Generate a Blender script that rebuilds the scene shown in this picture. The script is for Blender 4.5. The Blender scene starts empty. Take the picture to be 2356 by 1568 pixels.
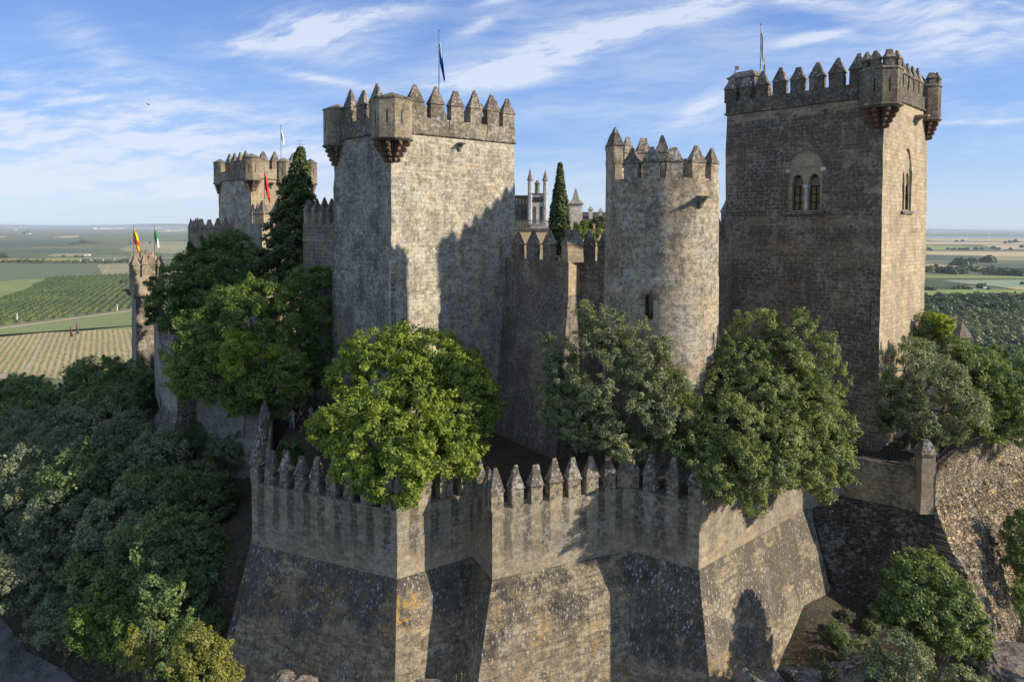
import bpy, bmesh, math, random
import numpy as np
from mathutils import Vector, Matrix
R = math.radians
random.seed(7); rng = np.random.default_rng(7)
S = bpy.context.scene
COL = S.collection

# ------------------------------------------------------------------ camera
F = 1570.0                      # focal length in units of a 2356 wide picture
PITCH, ROLL = R(2.1), R(0.243)
CAMROT = Matrix.Rotation(R(90) - PITCH, 3, 'X') @ Matrix.Rotation(ROLL, 3, 'Z')
cd = bpy.data.cameras.new('camera'); cam = bpy.data.objects.new('camera', cd); COL.objects.link(cam)
cd.sensor_width = 36; cd.lens = 36 * F / 2356; cd.shift_y = -204.4 / 2356
cd.clip_start = 0.5; cd.clip_end = 200000
cam.matrix_world = CAMROT.to_4x4(); S.camera = cam
S.render.resolution_x, S.render.resolution_y = 1024, 681

# ------------------------------------------------------------------ sun, sky, exposure
SUN_AZ, SUN_EL = -13.5, 22.5      # degrees from +X towards +Y, height
sdir = Vector((math.cos(R(SUN_AZ)) * math.cos(R(SUN_EL)), math.sin(R(SUN_AZ)) * math.cos(R(SUN_EL)), math.sin(R(SUN_EL))))
sl = bpy.data.lights.new('sun', 'SUN'); sl.energy = 4.2; sl.angle = R(0.6); sl.color = (1.0, 0.87, 0.69)
so = bpy.data.objects.new('sun', sl); COL.objects.link(so)
so.rotation_euler = sdir.to_track_quat('Z', 'Y').to_euler(); so.location = (60, -14, 60)
S.view_settings.view_transform = 'Standard'; S.view_settings.look = 'None'
S.view_settings.gamma = 1; S.view_settings.use_curve_mapping = False
S.view_settings.exposure = 0.78
S.cycles.max_bounces = 5; S.cycles.diffuse_bounces = 3; S.cycles.transmission_bounces = 3; S.cycles.volume_bounces = 0

# ------------------------------------------------------------------ node helpers
class NT:
    def __init__(s, tree): s.t = tree; s.k = 0
    def n(s, typ, **kw):
        nd = s.t.nodes.new(typ)
        for k, v in kw.items(): setattr(nd, k, v)
        return nd
    def put(s, sock, v):
        if v is None: return
        if isinstance(v, bpy.types.NodeSocket): s.t.links.new(v, sock)
        else:
            if sock.type == 'RGBA' and not hasattr(v, '__len__'): v = (v, v, v, 1)
            if sock.type == 'RGBA' and len(v) == 3: v = (*v, 1)
            sock.default_value = v
    def m(s, op, a, b=None, c=None, clamp=False):
        nd = s.n('ShaderNodeMath', operation=op); nd.use_clamp = clamp
        s.put(nd.inputs[0], a); s.put(nd.inputs[1], b); s.put(nd.inputs[2], c); return nd.outputs[0]
    def vm(s, op, a, b=None, out=0):
        nd = s.n('ShaderNodeVectorMath', operation=op)
        s.put(nd.inputs[0], a); s.put(nd.inputs[1], b)
        return nd.outputs['Value'] if op in ('DOT_PRODUCT', 'LENGTH') else nd.outputs[0]
    def xyz(s, x, y, z):
        nd = s.n('ShaderNodeCombineXYZ'); s.put(nd.inputs[0], x); s.put(nd.inputs[1], y); s.put(nd.inputs[2], z); return nd.outputs[0]
    def sep(s, v):
        nd = s.n('ShaderNodeSeparateXYZ'); s.put(nd.inputs[0], v); return nd.outputs
    def mix(s, f, a, b, blend='MIX'):
        nd = s.n('ShaderNodeMix', data_type='RGBA', blend_type=blend); nd.clamp_factor = True
        s.put(nd.inputs[0], f); s.put(nd.inputs[6], a); s.put(nd.inputs[7], b); return nd.outputs[2]
    def noise(s, vec, scale, detail=4, rough=.55, dist=0):
        nd = s.n('ShaderNodeTexNoise'); s.put(nd.inputs['Vector'], vec); nd.inputs['Scale'].default_value = scale
        nd.inputs['Detail'].default_value = detail; nd.inputs['Roughness'].default_value = rough; nd.inputs['Distortion'].default_value = dist
        return nd.outputs['Fac']
    def vor(s, vec, scale, out='Distance', rnd=1):
        nd = s.n('ShaderNodeTexVoronoi'); s.put(nd.inputs['Vector'], vec); nd.inputs['Scale'].default_value = scale
        nd.inputs['Randomness'].default_value = rnd
        return nd.outputs[out]
    def ss(s, v, lo, hi, a=0., b=1.):
        nd = s.n('ShaderNodeMapRange', interpolation_type='SMOOTHSTEP'); s.put(nd.inputs[0], v)
        s.put(nd.inputs[1], lo); s.put(nd.inputs[2], hi); s.put(nd.inputs[3], a); s.put(nd.inputs[4], b); return nd.outputs[0]
    def scale(s, vec, x, y, z):
        nd = s.n('ShaderNodeVectorMath', operation='MULTIPLY'); s.put(nd.inputs[0], vec); nd.inputs[1].default_value = (x, y, z); return nd.outputs[0]

def newmat(name):
    m = bpy.data.materials.new(name); m.use_nodes = True; m.node_tree.nodes.clear(); return m, NT(m.node_tree)
def finish(t, colr, rough=.9, bump=None, bdist=.03, bstr=1., spec=.2, metal=0):
    b = t.n('ShaderNodeBsdfPrincipled'); t.put(b.inputs['Base Color'], colr); t.put(b.inputs['Roughness'], rough)
    b.inputs['Specular IOR Level'].default_value = spec; b.inputs['Metallic'].default_value = metal
    if bump is not None:
        bn = t.n('ShaderNodeBump'); bn.inputs['Distance'].default_value = bdist; bn.inputs['Strength'].default_value = bstr
        t.put(bn.inputs['Height'], bump); t.put(b.inputs['Normal'], bn.outputs[0])
    o = t.n('ShaderNodeOutputMaterial'); t.t.links.new(b.outputs[0], o.inputs[0]); return b

def wall_uv(t, center=None, radius=1, tan=None):
    g = t.n('ShaderNodeNewGeometry'); P = g.outputs['Position']; s = t.sep(P)
    if center:
        a = t.m('ARCTAN2', t.m('SUBTRACT', s[1], center[1]), t.m('SUBTRACT', s[0], center[0]))
        u = t.m('MULTIPLY', a, radius)
    elif tan: u = t.vm('DOT_PRODUCT', P, (tan[0], tan[1], 0.))
    else:
        n = t.sep(g.outputs['True Normal'])
        tx = t.m('MULTIPLY', n[1], -1.)
        tv = t.vm('NORMALIZE', t.xyz(t.m('ADD', tx, 1e-4), n[0], 0.))
        u = t.vm('DOT_PRODUCT', P, tv)
    return P, u, s[2]

def stone(name, base=(.40, .325, .215), base2=(.30, .25, .175), dark=(.055, .047, .04), damt=.6, dscale=.3, dlo=.42, dhi=.62,
          lich=(.42, .405, .36), lamt=.5, lscale=3.2, spots=0., streak=.4, cw=.62, ch=.30, mort=.25, mcol=(.5, .45, .36), orange=.0,
          speck=.5, bump=.035, mott=.45, tan=None, cobble=0., hz=0., center=None, radius=1, stripes=None, bands=(), wide=(), warm=0., blockvar=.5, rough_m=0., topdark=None):
    m, t = newmat(name); P, u, z = wall_uv(t, center, radius, tan)
    uz = t.xyz(u, z, 0.)
    wob = t.noise(P, .8, 3)
    zz = t.m('ADD', z, t.m('MULTIPLY', t.m('SUBTRACT', wob, .5), .10 + rough_m))
    uu = t.m('ADD', u, t.m('MULTIPLY', t.m('SUBTRACT', wob, .5), .3 + rough_m))
    br = t.n('ShaderNodeTexBrick'); t.put(br.inputs['Vector'], t.xyz(uu, zz, 0.)); br.offset = .5
    for k, v in (('Scale', 1.), ('Mortar Size', .014), ('Mortar Smooth', .35), ('Bias', 0.), ('Brick Width', cw), ('Row Height', ch)):
        br.inputs[k].default_value = v
    t.put(br.inputs['Color1'], 1.0); t.put(br.inputs['Color2'], .45); t.put(br.inputs['Mortar'], .8)
    bfac = br.outputs['Fac']; bcol = br.outputs['Color']
    big = t.noise(P, .45, 5, .6)
    c = t.mix(t.ss(big, .35, .65), base, base2)
    if cobble:
        cv = t.xyz(t.m('MULTIPLY', uu, 1.9), t.m('MULTIPLY', zz, 4.6), 0.)
        cc_ = t.sep(t.vor(cv, 1., 'Color')); c = t.mix(1., c, t.mix(t.m('POWER', cc_[0], 1.3), (.42, .40, .38), (1.35, 1.32, 1.28)), 'MULTIPLY')
        ve = t.n('ShaderNodeTexVoronoi', feature='DISTANCE_TO_EDGE'); t.put(ve.inputs['Vector'], cv); ve.inputs['Scale'].default_value = 1.
        edge_ = t.ss(ve.outputs['Distance'], .02, .13); c = t.mix(t.m('MULTIPLY', t.m('SUBTRACT', 1., edge_), cobble), c, (.06, .05, .04))
    c = t.mix(blockvar, c, t.mix(1., c, bcol, 'MULTIPLY'))
    # dark weather crust: broad patches plus runs of water
    pat = t.noise(P, dscale, 9, .68)
    run = t.noise(t.xyz(t.m('MULTIPLY', u, 1.3), t.m('MULTIPLY', z, .13), 3.1), 1., 6, .62)
    fld = t.m('ADD', t.m('MULTIPLY', pat, 1 - streak), t.m('MULTIPLY', run, streak))
    dm = t.ss(fld, dlo, dhi)
    fine = t.noise(P, 5.5, 6, .72)
    dm2 = t.m('MULTIPLY', dm, t.ss(fine, .30, .62, .55, 1.0))
    dm2 = t.m('MULTIPLY', dm2, damt, clamp=True)
    mt = t.noise(P, 3.0, 9, .82); mo = t.m('MULTIPLY', t.ss(mt, .49, .55), mott)
    c = t.mix(mo, c, t.mix(.72, c, dark))
    if hz:
        hn = t.noise(t.xyz(t.m('MULTIPLY', u, .75), t.m('MULTIPLY', zz, 4.2), 1.7), 1., 8, .7)
        c = t.mix(t.m('MULTIPLY', t.ss(hn, .50, .60), hz), c, t.mix(.8, c, dark)); c = t.mix(t.m('MULTIPLY', t.ss(hn, .42, .34), hz * .6), c, t.mix(.6, c, base))
    for (zc, hw, amt) in bands:           # clean stone where rain does not reach
        w = t.m('ADD', t.m('SUBTRACT', z, zc), t.m('MULTIPLY', t.m('SUBTRACT', t.noise(P, 1.3, 4), .5), hw * 2))
        k = t.ss(t.m('ABSOLUTE', w), hw * .6, hw * 1.2, 1 - amt, 1.)
        dm2 = t.m('MULTIPLY', dm2, k)
    c = t.mix(dm2, c, dark)
    if topdark:
        k = t.ss(t.m('ADD', z, t.m('MULTIPLY', t.m('SUBTRACT', fine, .5), 1.2)), topdark[0], topdark[1])
        c = t.mix(t.m('MULTIPLY', k, topdark[2]), c, dark)
    if stripes:
        ux, pitch, ztop, zl, amt = stripes
        ph = t.m('COSINE', t.m('MULTIPLY', t.m('SUBTRACT', t.m('ADD', u, t.m('MULTIPLY', t.m('SUBTRACT', t.noise(P, 1.6, 4), .5), .34)), ux), 2 * math.pi / pitch))
        k = t.m('MULTIPLY', t.ss(ph, -.1, .55), t.ss(t.m('ADD', z, t.m('MULTIPLY', run, 1.6)), ztop - zl - .2, ztop - zl + 1.7))
        k = t.m('MULTIPLY', k, t.ss(fine, .25, .6, .6, 1.))
        c = t.mix(t.m('MULTIPLY', k, amt), c, (.045, .042, .038))
    if orange > 0:
        om = t.m('MULTIPLY', t.ss(t.noise(P, .7, 3), .55, .70), t.ss(t.noise(P, 3.1, 6, .7), .48, .6))
        c = t.mix(t.m('MULTIPLY', om, orange), c, (.42, .22, .045))
    # lichen: pale speckle, thicker in patches
    ln = t.noise(P, lscale, 9, .72)
    lb = t.noise(P, .55, 4, .6)
    lm = t.ss(t.m('ADD', ln, t.m('MULTIPLY', t.m('SUBTRACT', lb, .5), .35)), .52, .60)
    c = t.mix(t.m('MULTIPLY', lm, lamt), c, lich)
    if spots > 0:
        pd = t.vm('ADD', P, t.scale(t.xyz(fine, ln, big), .25, .25, .25))
        v = t.vor(pd, 2.6); v2 = t.vor(pd, 6.5)
        sm = t.m('MAXIMUM', t.ss(v, .20, .28, 1., 0.), t.ss(v2, .24, .31, 1., 0.))
        sm = t.m('MULTIPLY', sm, t.ss(lb, .38, .6))
        c = t.mix(t.m('MULTIPLY', sm, spots), c, (.50, .49, .43))
    # dark pits
    sp = t.ss(t.noise(P, 9., 4, .8), .54, .68)
    c = t.mix(t.m('MULTIPLY', sp, speck), c, t.mix(.6, c, dark))
    c = t.mix(t.m('MULTIPLY', t.m('MULTIPLY', bfac, mort), t.ss(lb, .3, .6, .35, 1.)), c, mcol)
    h = t.m('ADD', t.m('MULTIPLY', bfac, -.5), t.m('ADD', t.m('MULTIPLY', fine, 1.1), t.m('MULTIPLY', t.noise(P, 1.8, 5, .6), 1.6)))
    if cobble: h = t.m('ADD', h, t.m('MULTIPLY', edge_, 1.6))
    finish(t, c, .92, h, bump, 1.)
    return m

def talus(name, lowz=-21.5, warm=.6, dark=(.05, .045, .038), expo=.35, speckle=.85, tan=None):
    m, t = newmat(name); P, u, z = wall_uv(t, tan=tan)
    fine = t.noise(P, 5., 6, .75); big = t.noise(P, .28, 6, .6)
    c = t.mix(t.ss(t.noise(P, 1.1, 6, .7), .4, .62), dark, (.105, .09, .068))
    wob = t.noise(P, .8, 3)
    wb2 = t.noise(P, 2.6, 5, .65)
    br = t.n('ShaderNodeTexBrick'); t.put(br.inputs['Vector'], t.xyz(t.m('ADD', u, t.m('ADD', t.m('MULTIPLY', wob, .9), t.m('MULTIPLY', wb2, .35))), t.m('ADD', z, t.m('ADD', t.m('MULTIPLY', wob, .5), t.m('MULTIPLY', wb2, .22))), 0.))
    for k, v in (('Scale', 1.), ('Mortar Size', .022), ('Mortar Smooth', .4), ('Brick Width', .62), ('Row Height', .27)): br.inputs[k].default_value = v
    t.put(br.inputs['Color1'], (.36, .29, .18)); t.put(br.inputs['Color2'], (.16, .125, .085)); t.put(br.inputs['Mortar'], (.27, .24, .19))
    # where the lime crust has come off the courses show
    lowk = t.ss(t.m('ADD', z, t.m('MULTIPLY', t.m('SUBTRACT', big, .5), 6.)), lowz + .2, lowz - .5)
    patch = t.ss(t.m('ADD', t.noise(P, .5, 5, .5), t.m('MULTIPLY', t.m('SUBTRACT', br.outputs['Fac'], .5), -.03)), 1 - expo * 1.15, 1 - expo * 1.15 + .05)
    ex = t.m('MAXIMUM', lowk, patch)
    bl = t.mix(t.ss(t.noise(P, 3.2, 9, .8), .50, .60), br.outputs['Color'], t.mix(.68, br.outputs['Color'], (.06, .05, .038)))
    hn = t.noise(t.xyz(t.m('MULTIPLY', u, .8), t.m('MULTIPLY', z, 4.), 1.7), 1., 8, .7); bl = t.mix(t.ss(hn, .50, .60, 0., .6), bl, (.06, .05, .04))
    bl = t.mix(t.ss(t.noise(P, 1.1, 5, .6), .58, .70, 0., .6), bl, (.42, .36, .25))
    c = t.mix(t.m('MULTIPLY', ex, .9), c, bl)
    om = t.m('MULTIPLY', t.ss(t.noise(P, .45, 4), .50, .66), t.ss(t.noise(P, 2.4, 7, .75), .45, .62))
    om = t.m('MULTIPLY', om, t.ss(z, lowz + 3.5, lowz, .15, 1.))
    c = t.mix(t.m('MULTIPLY', om, warm), c, (.34, .21, .055))
    pd = t.vm('ADD', t.scale(P, 1, 1, .6), t.scale(t.xyz(fine, big, fine), .3, .3, .3))
    v = t.vor(pd, 5.6); v2 = t.vor(pd, 13.); vc = t.vor(pd, 5.6, 'Color')
    sm = t.m('MULTIPLY', t.ss(v, .22, .40, 1., 0.), t.ss(t.sep(vc)[0], .35, .6))
    sm = t.m('MAXIMUM', sm, t.m('MULTIPLY', t.ss(v2, .22, .42, .75, 0.), t.ss(t.noise(P, .9, 5, .6), .35, .55)))
    sm = t.m('MAXIMUM', sm, t.m('MULTIPLY', t.ss(t.noise(P, 3.4, 9, .78), .56, .62), .45))
    sm = t.m('MULTIPLY', sm, t.ss(t.noise(P, .33, 5, .6), .36, .58, .35, 1.))
    run = t.noise(t.xyz(t.m('MULTIPLY', u, 1.6), t.m('MULTIPLY', z, .16), 2.), 1., 6, .65)
    c = t.mix(t.ss(run, .52, .66, 0., .55), c, t.mix(.75, c, dark)); c = t.mix(t.ss(run, .46, .36, 0., .35), c, (.27, .24, .19))
    c = t.mix(t.m('MULTIPLY', sm, speckle), c, (.42, .40, .35))
    h = t.m('ADD', t.m('ADD', t.m('MULTIPLY', fine, 1.2), t.m('MULTIPLY', t.noise(P, 1.3, 6, .65), 2.4)), t.m('MULTIPLY', t.m('MULTIPLY', br.outputs['Fac'], ex), -.9))
    finish(t, c, .95, h, .07, 1.); return m

def flat(name, colr, rough=.8, var=.25, scale=3., metal=0, spec=.3, bump=.0):
    m, t = newmat(name); g = t.n('ShaderNodeNewGeometry'); P = g.outputs['Position']
    n = t.noise(P, scale, 5, .6)
    d = tuple(x * (1 - var) for x in colr); l = tuple(min(1, x * (1 + var)) for x in colr)
    finish(t, t.mix(t.ss(n, .3, .7), d, l), rough, n if bump else None, bump, 1., spec, metal); return m

def leafmat(name, c1, c2, c3, trans=.35, hue=(.5,), pn=.5):
    m, t = newmat(name); a = t.n('ShaderNodeAttribute', attribute_name='v'); g = t.n('ShaderNodeNewGeometry'); P = g.outputs['Position']
    c = t.mix(t.ss(a.outputs['Fac'], .0, .6), c1, c2); c = t.mix(t.ss(a.outputs['Fac'], .55, 1.), c, c3)
    n = t.noise(P, pn, 3, .6); c = t.mix(1., c, t.mix(t.ss(n, .35, .65), (.72, .78, .8), (1.2, 1.15, 1.0)), 'MULTIPLY')
    b = t.n('ShaderNodeBsdfPrincipled'); t.put(b.inputs['Base Color'], c); b.inputs['Roughness'].default_value = .55; b.inputs['Specular IOR Level'].default_value = .35
    tr = t.n('ShaderNodeBsdfTranslucent'); t.put(tr.inputs[0], t.mix(1., c, (1.15, 1.25, .6), 'MULTIPLY'))
    mx = t.n('ShaderNodeMixShader'); mx.inputs[0].default_value = trans
    t.t.links.new(b.outputs[0], mx.inputs[1]); t.t.links.new(tr.outputs[0], mx.inputs[2])
    o = t.n('ShaderNodeOutputMaterial'); t.t.links.new(mx.outputs[0], o.inputs[0]); return m

# ------------------------------------------------------------------ world: physical sky under a hand-set gradient, with cirrus
def make_world():
    w = bpy.data.worlds.new('World'); S.world = w; w.use_nodes = True; w.node_tree.nodes.clear(); t = NT(w.node_tree)
    sky = t.n('ShaderNodeTexSky', sky_type='NISHITA'); sky.sun_disc = False
    sky.sun_elevation = R(SUN_EL); sky.sun_rotation = R(90 - SUN_AZ)
    sky.altitude = 250; sky.air_density = 1.0; sky.dust_density = .25; sky.ozone_density = 4.0
    tc = t.n('ShaderNodeTexCoord'); d = tc.outputs['Generated']; s = t.sep(d)
    yy = t.m('MAXIMUM', t.m('ABSOLUTE', s[1]), .15)
    a = t.m('DIVIDE', s[0], yy); b = t.m('DIVIDE', s[2], yy)
    ab = t.xyz(a, b, 0.)
    # wisps: strongly stretched noise, warped by a slower one
    warp = t.noise(ab, 2.2, 4, .6)
    def wisp(rot, sx, sy, seed, detail=8, rough=.62):
        cr, sr = math.cos(R(rot)), math.sin(R(rot))
        p = t.m('ADD', t.m('MULTIPLY', a, cr), t.m('MULTIPLY', b, sr)); q = t.m('SUBTRACT', t.m('MULTIPLY', b, cr), t.m('MULTIPLY', a, sr))
        q = t.m('ADD', q, t.m('MULTIPLY', warp, .09))
        return t.noise(t.xyz(t.m('MULTIPLY', p, sx), t.m('MULTIPLY', q, sy), seed), 1., detail, rough)
    n1 = wisp(-5, 2.8, 20, 1.3); n2 = wisp(18, 5.0, 22, 7.7); n3 = wisp(11, 10, 44, 4.1)
    n4 = wisp(3, 1.6, 9, 9.3)
    def blobs(lst):
        tot = None
        for (px, py, rx, ry, ang, st) in lst:
            ca, sa = math.cos(R(ang)), math.sin(R(ang)); ax, bx = (px - 1178) / F, (522 - py) / F
            da = t.m('SUBTRACT', a, ax); db = t.m('SUBTRACT', b, bx)
            p = t.m('DIVIDE', t.m('ADD', t.m('MULTIPLY', da, ca), t.m('MULTIPLY', db, sa)), rx / F)
            q = t.m('DIVIDE', t.m('SUBTRACT', t.m('MULTIPLY', db, ca), t.m('MULTIPLY', da, sa)), ry / F)
            r2 = t.m('ADD', t.m('MULTIPLY', p, p), t.m('MULTIPLY', q, q))
            e = t.m('MULTIPLY', t.m('EXPONENT', t.m('MULTIPLY', r2, -1.)), st)
            tot = e if tot is None else t.m('ADD', tot, e)
        return tot
    left = blobs([(300, 300, 330, 110, -6, .85), (40, 260, 230, 100, -15, .7), (215, 120, 110, 45, -35, .55), (560, 330, 260, 60, -5, .6), (330, 420, 420, 60, 0, .55),
                  (60, 420, 300, 90, 0, .45), (2250, 60, 240, 80, 6, .75), (2100, 10, 260, 40, 4, .5), (1700, 330, 500, 60, 5, .12), (2300, 300, 160, 60, 4, .35)])
    mid = blobs([(1250, 130, 175, 36, 20, 1.05), (1480, 62, 230, 20, 13, .95), (1110, 187, 150, 24, 6, .9), (1640, 10, 120, 14, 12, .7), (1870, 88, 80, 11, 12, .8),
                 (720, 85, 140, 50, 2, .85), (600, 110, 110, 30, 10, .5), (860, 40, 110, 20, 8, .5), (1105, 65, 60, 12, 22, .6), (1620, 250, 70, 22, 22, .55), (1830, 5, 90, 12, -4, .6),
                 (2240, 278, 190, 6, 3, .6), (1150, 5, 60, 10, 14, .45), (760, 190, 120, 9, -10, .5)])
    wl = t.m('ADD', t.m('MULTIPLY', n1, .62), t.m('MULTIPLY', n3, .38)); wm = t.m('ADD', t.m('MULTIPLY', n2, .55), t.m('MULTIPLY', n3, .45))
    n5 = wisp(5, 7, 62, 2.2, 9, .68)
    fibre = t.ss(t.m('ADD', t.m('MULTIPLY', n5, .6), t.m('MULTIPLY', n3, .4)), .36, .62, .45, 1.2)
    ml = t.m('MULTIPLY', t.m('MULTIPLY', left, t.ss(wl, .36, .64, .10, 1.3)), fibre)
    mm = t.m('MULTIPLY', t.m('MULTIPLY', mid, t.ss(wm, .34, .55, .1, 1.6)), fibre)
    veil = t.m('MULTIPLY', t.m('MULTIPLY', t.ss(n4, .42, .62), fibre), .36)
    cl = t.m('ADD', t.m('ADD', ml, mm), veil)
    cl = t.m('MULTIPLY', cl, t.ss(s[2], 0., .05), clamp=True)
    cl = t.m('MULTIPLY', cl, .80)
    el = s[2]
    gr = t.mix(t.ss(el, .0, .16), (2.5, 2.95, 3.7), (1.15, 1.95, 3.7)); gr = t.mix(t.ss(el, .12, .42), gr, (.50, 1.05, 2.7)); gr = t.mix(t.ss(el, .38, .62), gr, (2.3, 2.65, 3.4))  # band above the frame whitened by hand to lift fill in the shadows
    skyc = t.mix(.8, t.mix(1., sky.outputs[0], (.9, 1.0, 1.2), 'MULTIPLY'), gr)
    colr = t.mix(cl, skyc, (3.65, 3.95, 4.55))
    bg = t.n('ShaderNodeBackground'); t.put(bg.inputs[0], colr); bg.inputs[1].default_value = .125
    o = t.n('ShaderNodeOutputWorld'); t.t.links.new(bg.outputs[0], o.inputs[0])
make_world()

# ------------------------------------------------------------------ pixel -> place
def ray(px, py):
    return CAMROT @ Vector(((px - 1178) / F, -(py - 579.6) / F, -1))
def pt(px, py, Y):
    d = ray(px, py); return d * (Y / d.y)
def C(px, Y, py=522): v = pt(px, py, Y); return Vector((v.x, v.y))
def pz(px, py, Z): d = ray(px, py); return d * (Z / d.z)
def zat(px, py, Y): return pt(px, py, Y).z

# ------------------------------------------------------------------ objects
def props(o, label=None, cat=None, group=None, kind=None):
    if label: o['label'] = label
    if cat: o['category'] = cat
    if group: o['group'] = group
    if kind: o['kind'] = kind
    return o
def thing(name, loc, label, cat, group=None, rz=0):
    o = bpy.data.objects.new(name, None); COL.objects.link(o); o.location = loc; o.rotation_euler.z = rz
    o.empty_display_size = .5
    return props(o, label, cat, group)
def wloc(o):
    v = Vector((0, 0, 0))
    while o: v = v + o.location; o = o.parent
    return v

class MB:
    def __init__(s): s.v = []; s.f = []
    def add(s, vs, fs):
        k = len(s.v); s.v += [tuple(x) for x in vs]; s.f += [tuple(i + k for i in f) for f in fs]; return s
    def prism(s, lo, z0, z1, hi=None):
        hi = hi or lo; n = len(lo)
        s.add([(p[0], p[1], z0) for p in lo] + [(p[0], p[1], z1) for p in hi],
              [(i, (i + 1) % n, n + (i + 1) % n, n + i) for i in range(n)] + [tuple(range(n))[::-1], tuple(range(n, 2 * n))]); return s
    def box(s, c, size, rz=0, top=1.):
        x, y, z = size[0] / 2, size[1] / 2, size[2] / 2; cr, sr = math.cos(rz), math.sin(rz); vs = []
        for dz, k in ((-z, 1), (z, top)):
            for dx, dy in ((-x, -y), (x, -y), (x, y), (-x, y)):
                vs.append((c[0] + (dx * cr - dy * sr) * k, c[1] + (dx * sr + dy * cr) * k, c[2] + dz))
        return s.add(vs, [(0, 3, 2, 1), (4, 5, 6, 7), (0, 1, 5, 4), (1, 2, 6, 5), (2, 3, 7, 6), (3, 0, 4, 7)])
    def tube(s, a, b, r0, r1, n=8):
        a, b = Vector(a), Vector(b); d = (b - a).normalized(); u = d.orthogonal().normalized(); w = d.cross(u); vs = []
        for p, r in ((a, r0), (b, r1)):
            for i in range(n):
                q = 2 * math.pi * i / n; vs.append(p + (u * math.cos(q) + w * math.sin(q)) * r)
        return s.add(vs, [(i, (i + 1) % n, n + (i + 1) % n, n + i) for i in range(n)] + [tuple(range(n))[::-1], tuple(range(n, 2 * n))])
    def pyramid(s, base, z0, apex):
        n = len(base); s.add([(p[0], p[1], z0) for p in base] + [apex], [(i, (i + 1) % n, n) for i in range(n)] + [tuple(range(n))[::-1]]); return s
    def build(s, name, mat, parent=None, smooth=False, origin=None):
        if origin is None:
            origin = wloc(parent) if parent else Vector((0, 0, 0))
        origin = Vector(origin)
        me = bpy.data.meshes.new(name); me.from_pydata([tuple(Vector(v) - origin) for v in s.v], [], s.f)
        b = bmesh.new(); b.from_mesh(me); bmesh.ops.recalc_face_normals(b, faces=b.faces); b.to_mesh(me); b.free()
        me.materials.append(mat)
        if smooth: me.polygons.foreach_set('use_smooth', [True] * len(me.polygons))
        o = bpy.data.objects.new(name, me); COL.objects.link(o)
        if parent: o.parent = parent; o.location = origin - wloc(parent)
        else: o.location = origin
        return o

def inset(poly, d):
    """offset a CCW polygon inwards by d (negative = outwards)"""
    n = len(poly); out = []
    for i in range(n):
        p0, p1, p2 = Vector(poly[i - 1]), Vector(poly[i]), Vector(poly[(i + 1) % n])
        a = (p1 - p0).normalized(); b = (p2 - p1).normalized(); na = Vector((-a.y, a.x)); nb = Vector((-b.y, b.x))
        k = (na + nb); k = k / max(.25, k.length_squared / 2) ; out.append(tuple(p1 + k * d))
    return out
def ccw(poly):
    A = sum(poly[i - 1][0] * poly[i][1] - poly[i][0] * poly[i - 1][1] for i in range(len(poly)))
    return list(poly) if A > 0 else list(poly)[::-1]

def vnoise(x, y, s, seed=0):
    x = x / s + seed * 17.3; y = y / s + seed * 9.1; xi = np.floor(x); yi = np.floor(y); fx = x - xi; fy = y - yi; fx = fx * fx * (3 - 2 * fx); fy = fy * fy * (3 - 2 * fy)
    def h(a, b): q = np.sin(a * 127.1 + b * 311.7 + seed * 3.3) * 43758.5453; return q - np.floor(q)
    return (h(xi, yi) * (1 - fx) + h(xi + 1, yi) * fx) * (1 - fy) + (h(xi, yi + 1) * (1 - fx) + h(xi + 1, yi + 1) * fx) * fy
# ------------------------------------------------------------------ stone materials
CAPM = stone('cap_stone', base=(.27, .235, .18), base2=(.2, .175, .14), dark=(.05, .044, .038), damt=.85, dlo=.36, dhi=.55, lamt=.75, lscale=5, mort=0, orange=.22, blockvar=.2, speck=.6)
CAPW = stone('cap_stone_warm', base=(.34, .27, .19), base2=(.25, .2, .15), dark=(.08, .065, .05), damt=.6, lamt=.35, lscale=5, mort=0, blockvar=.2)
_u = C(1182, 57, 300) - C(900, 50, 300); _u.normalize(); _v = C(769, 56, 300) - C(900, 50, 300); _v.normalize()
T2L = stone('shaded_lichen_stone', base=(.42, .37, .29), base2=(.34, .31, .25), dark=(.07, .065, .058), damt=.8, dscale=.7, dlo=.42, dhi=.56, lamt=.7, lscale=4.2, spots=.4, mort=.55, mott=.9, hz=.4, tan=tuple(_v), bands=((6.6, .5, .6),))  # darker copy of the lichen stone, the face's shade put into its colour
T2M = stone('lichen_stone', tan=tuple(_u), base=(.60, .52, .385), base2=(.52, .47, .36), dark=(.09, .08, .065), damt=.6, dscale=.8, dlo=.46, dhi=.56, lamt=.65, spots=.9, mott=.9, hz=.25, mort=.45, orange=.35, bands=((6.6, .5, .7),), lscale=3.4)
T2P = stone('parapet_stone', base=(.38, .32, .225), base2=(.3, .26, .19), dark=(.055, .048, .04), damt=.85, dlo=.36, dhi=.56, lamt=.6, lscale=4, mort=.1, speck=.6)
T3M = stone('round_tower_stone', base=(.52, .42, .285), base2=(.42, .355, .26), dark=(.085, .075, .062), damt=.7, dscale=.6, dlo=.44, dhi=.57, lamt=.65, spots=.5, mott=.9, hz=.2, streak=.3, center=tuple(C(1521, 43)), radius=3.5, orange=.12, mort=.2, bands=((-5.4, 1.9, .5),))
_u = C(2134, 53, 300) - C(2033, 46, 300); _u.normalize(); _v = C(1672, 54.5, 300) - C(2033, 46, 300); _v.normalize()
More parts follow.
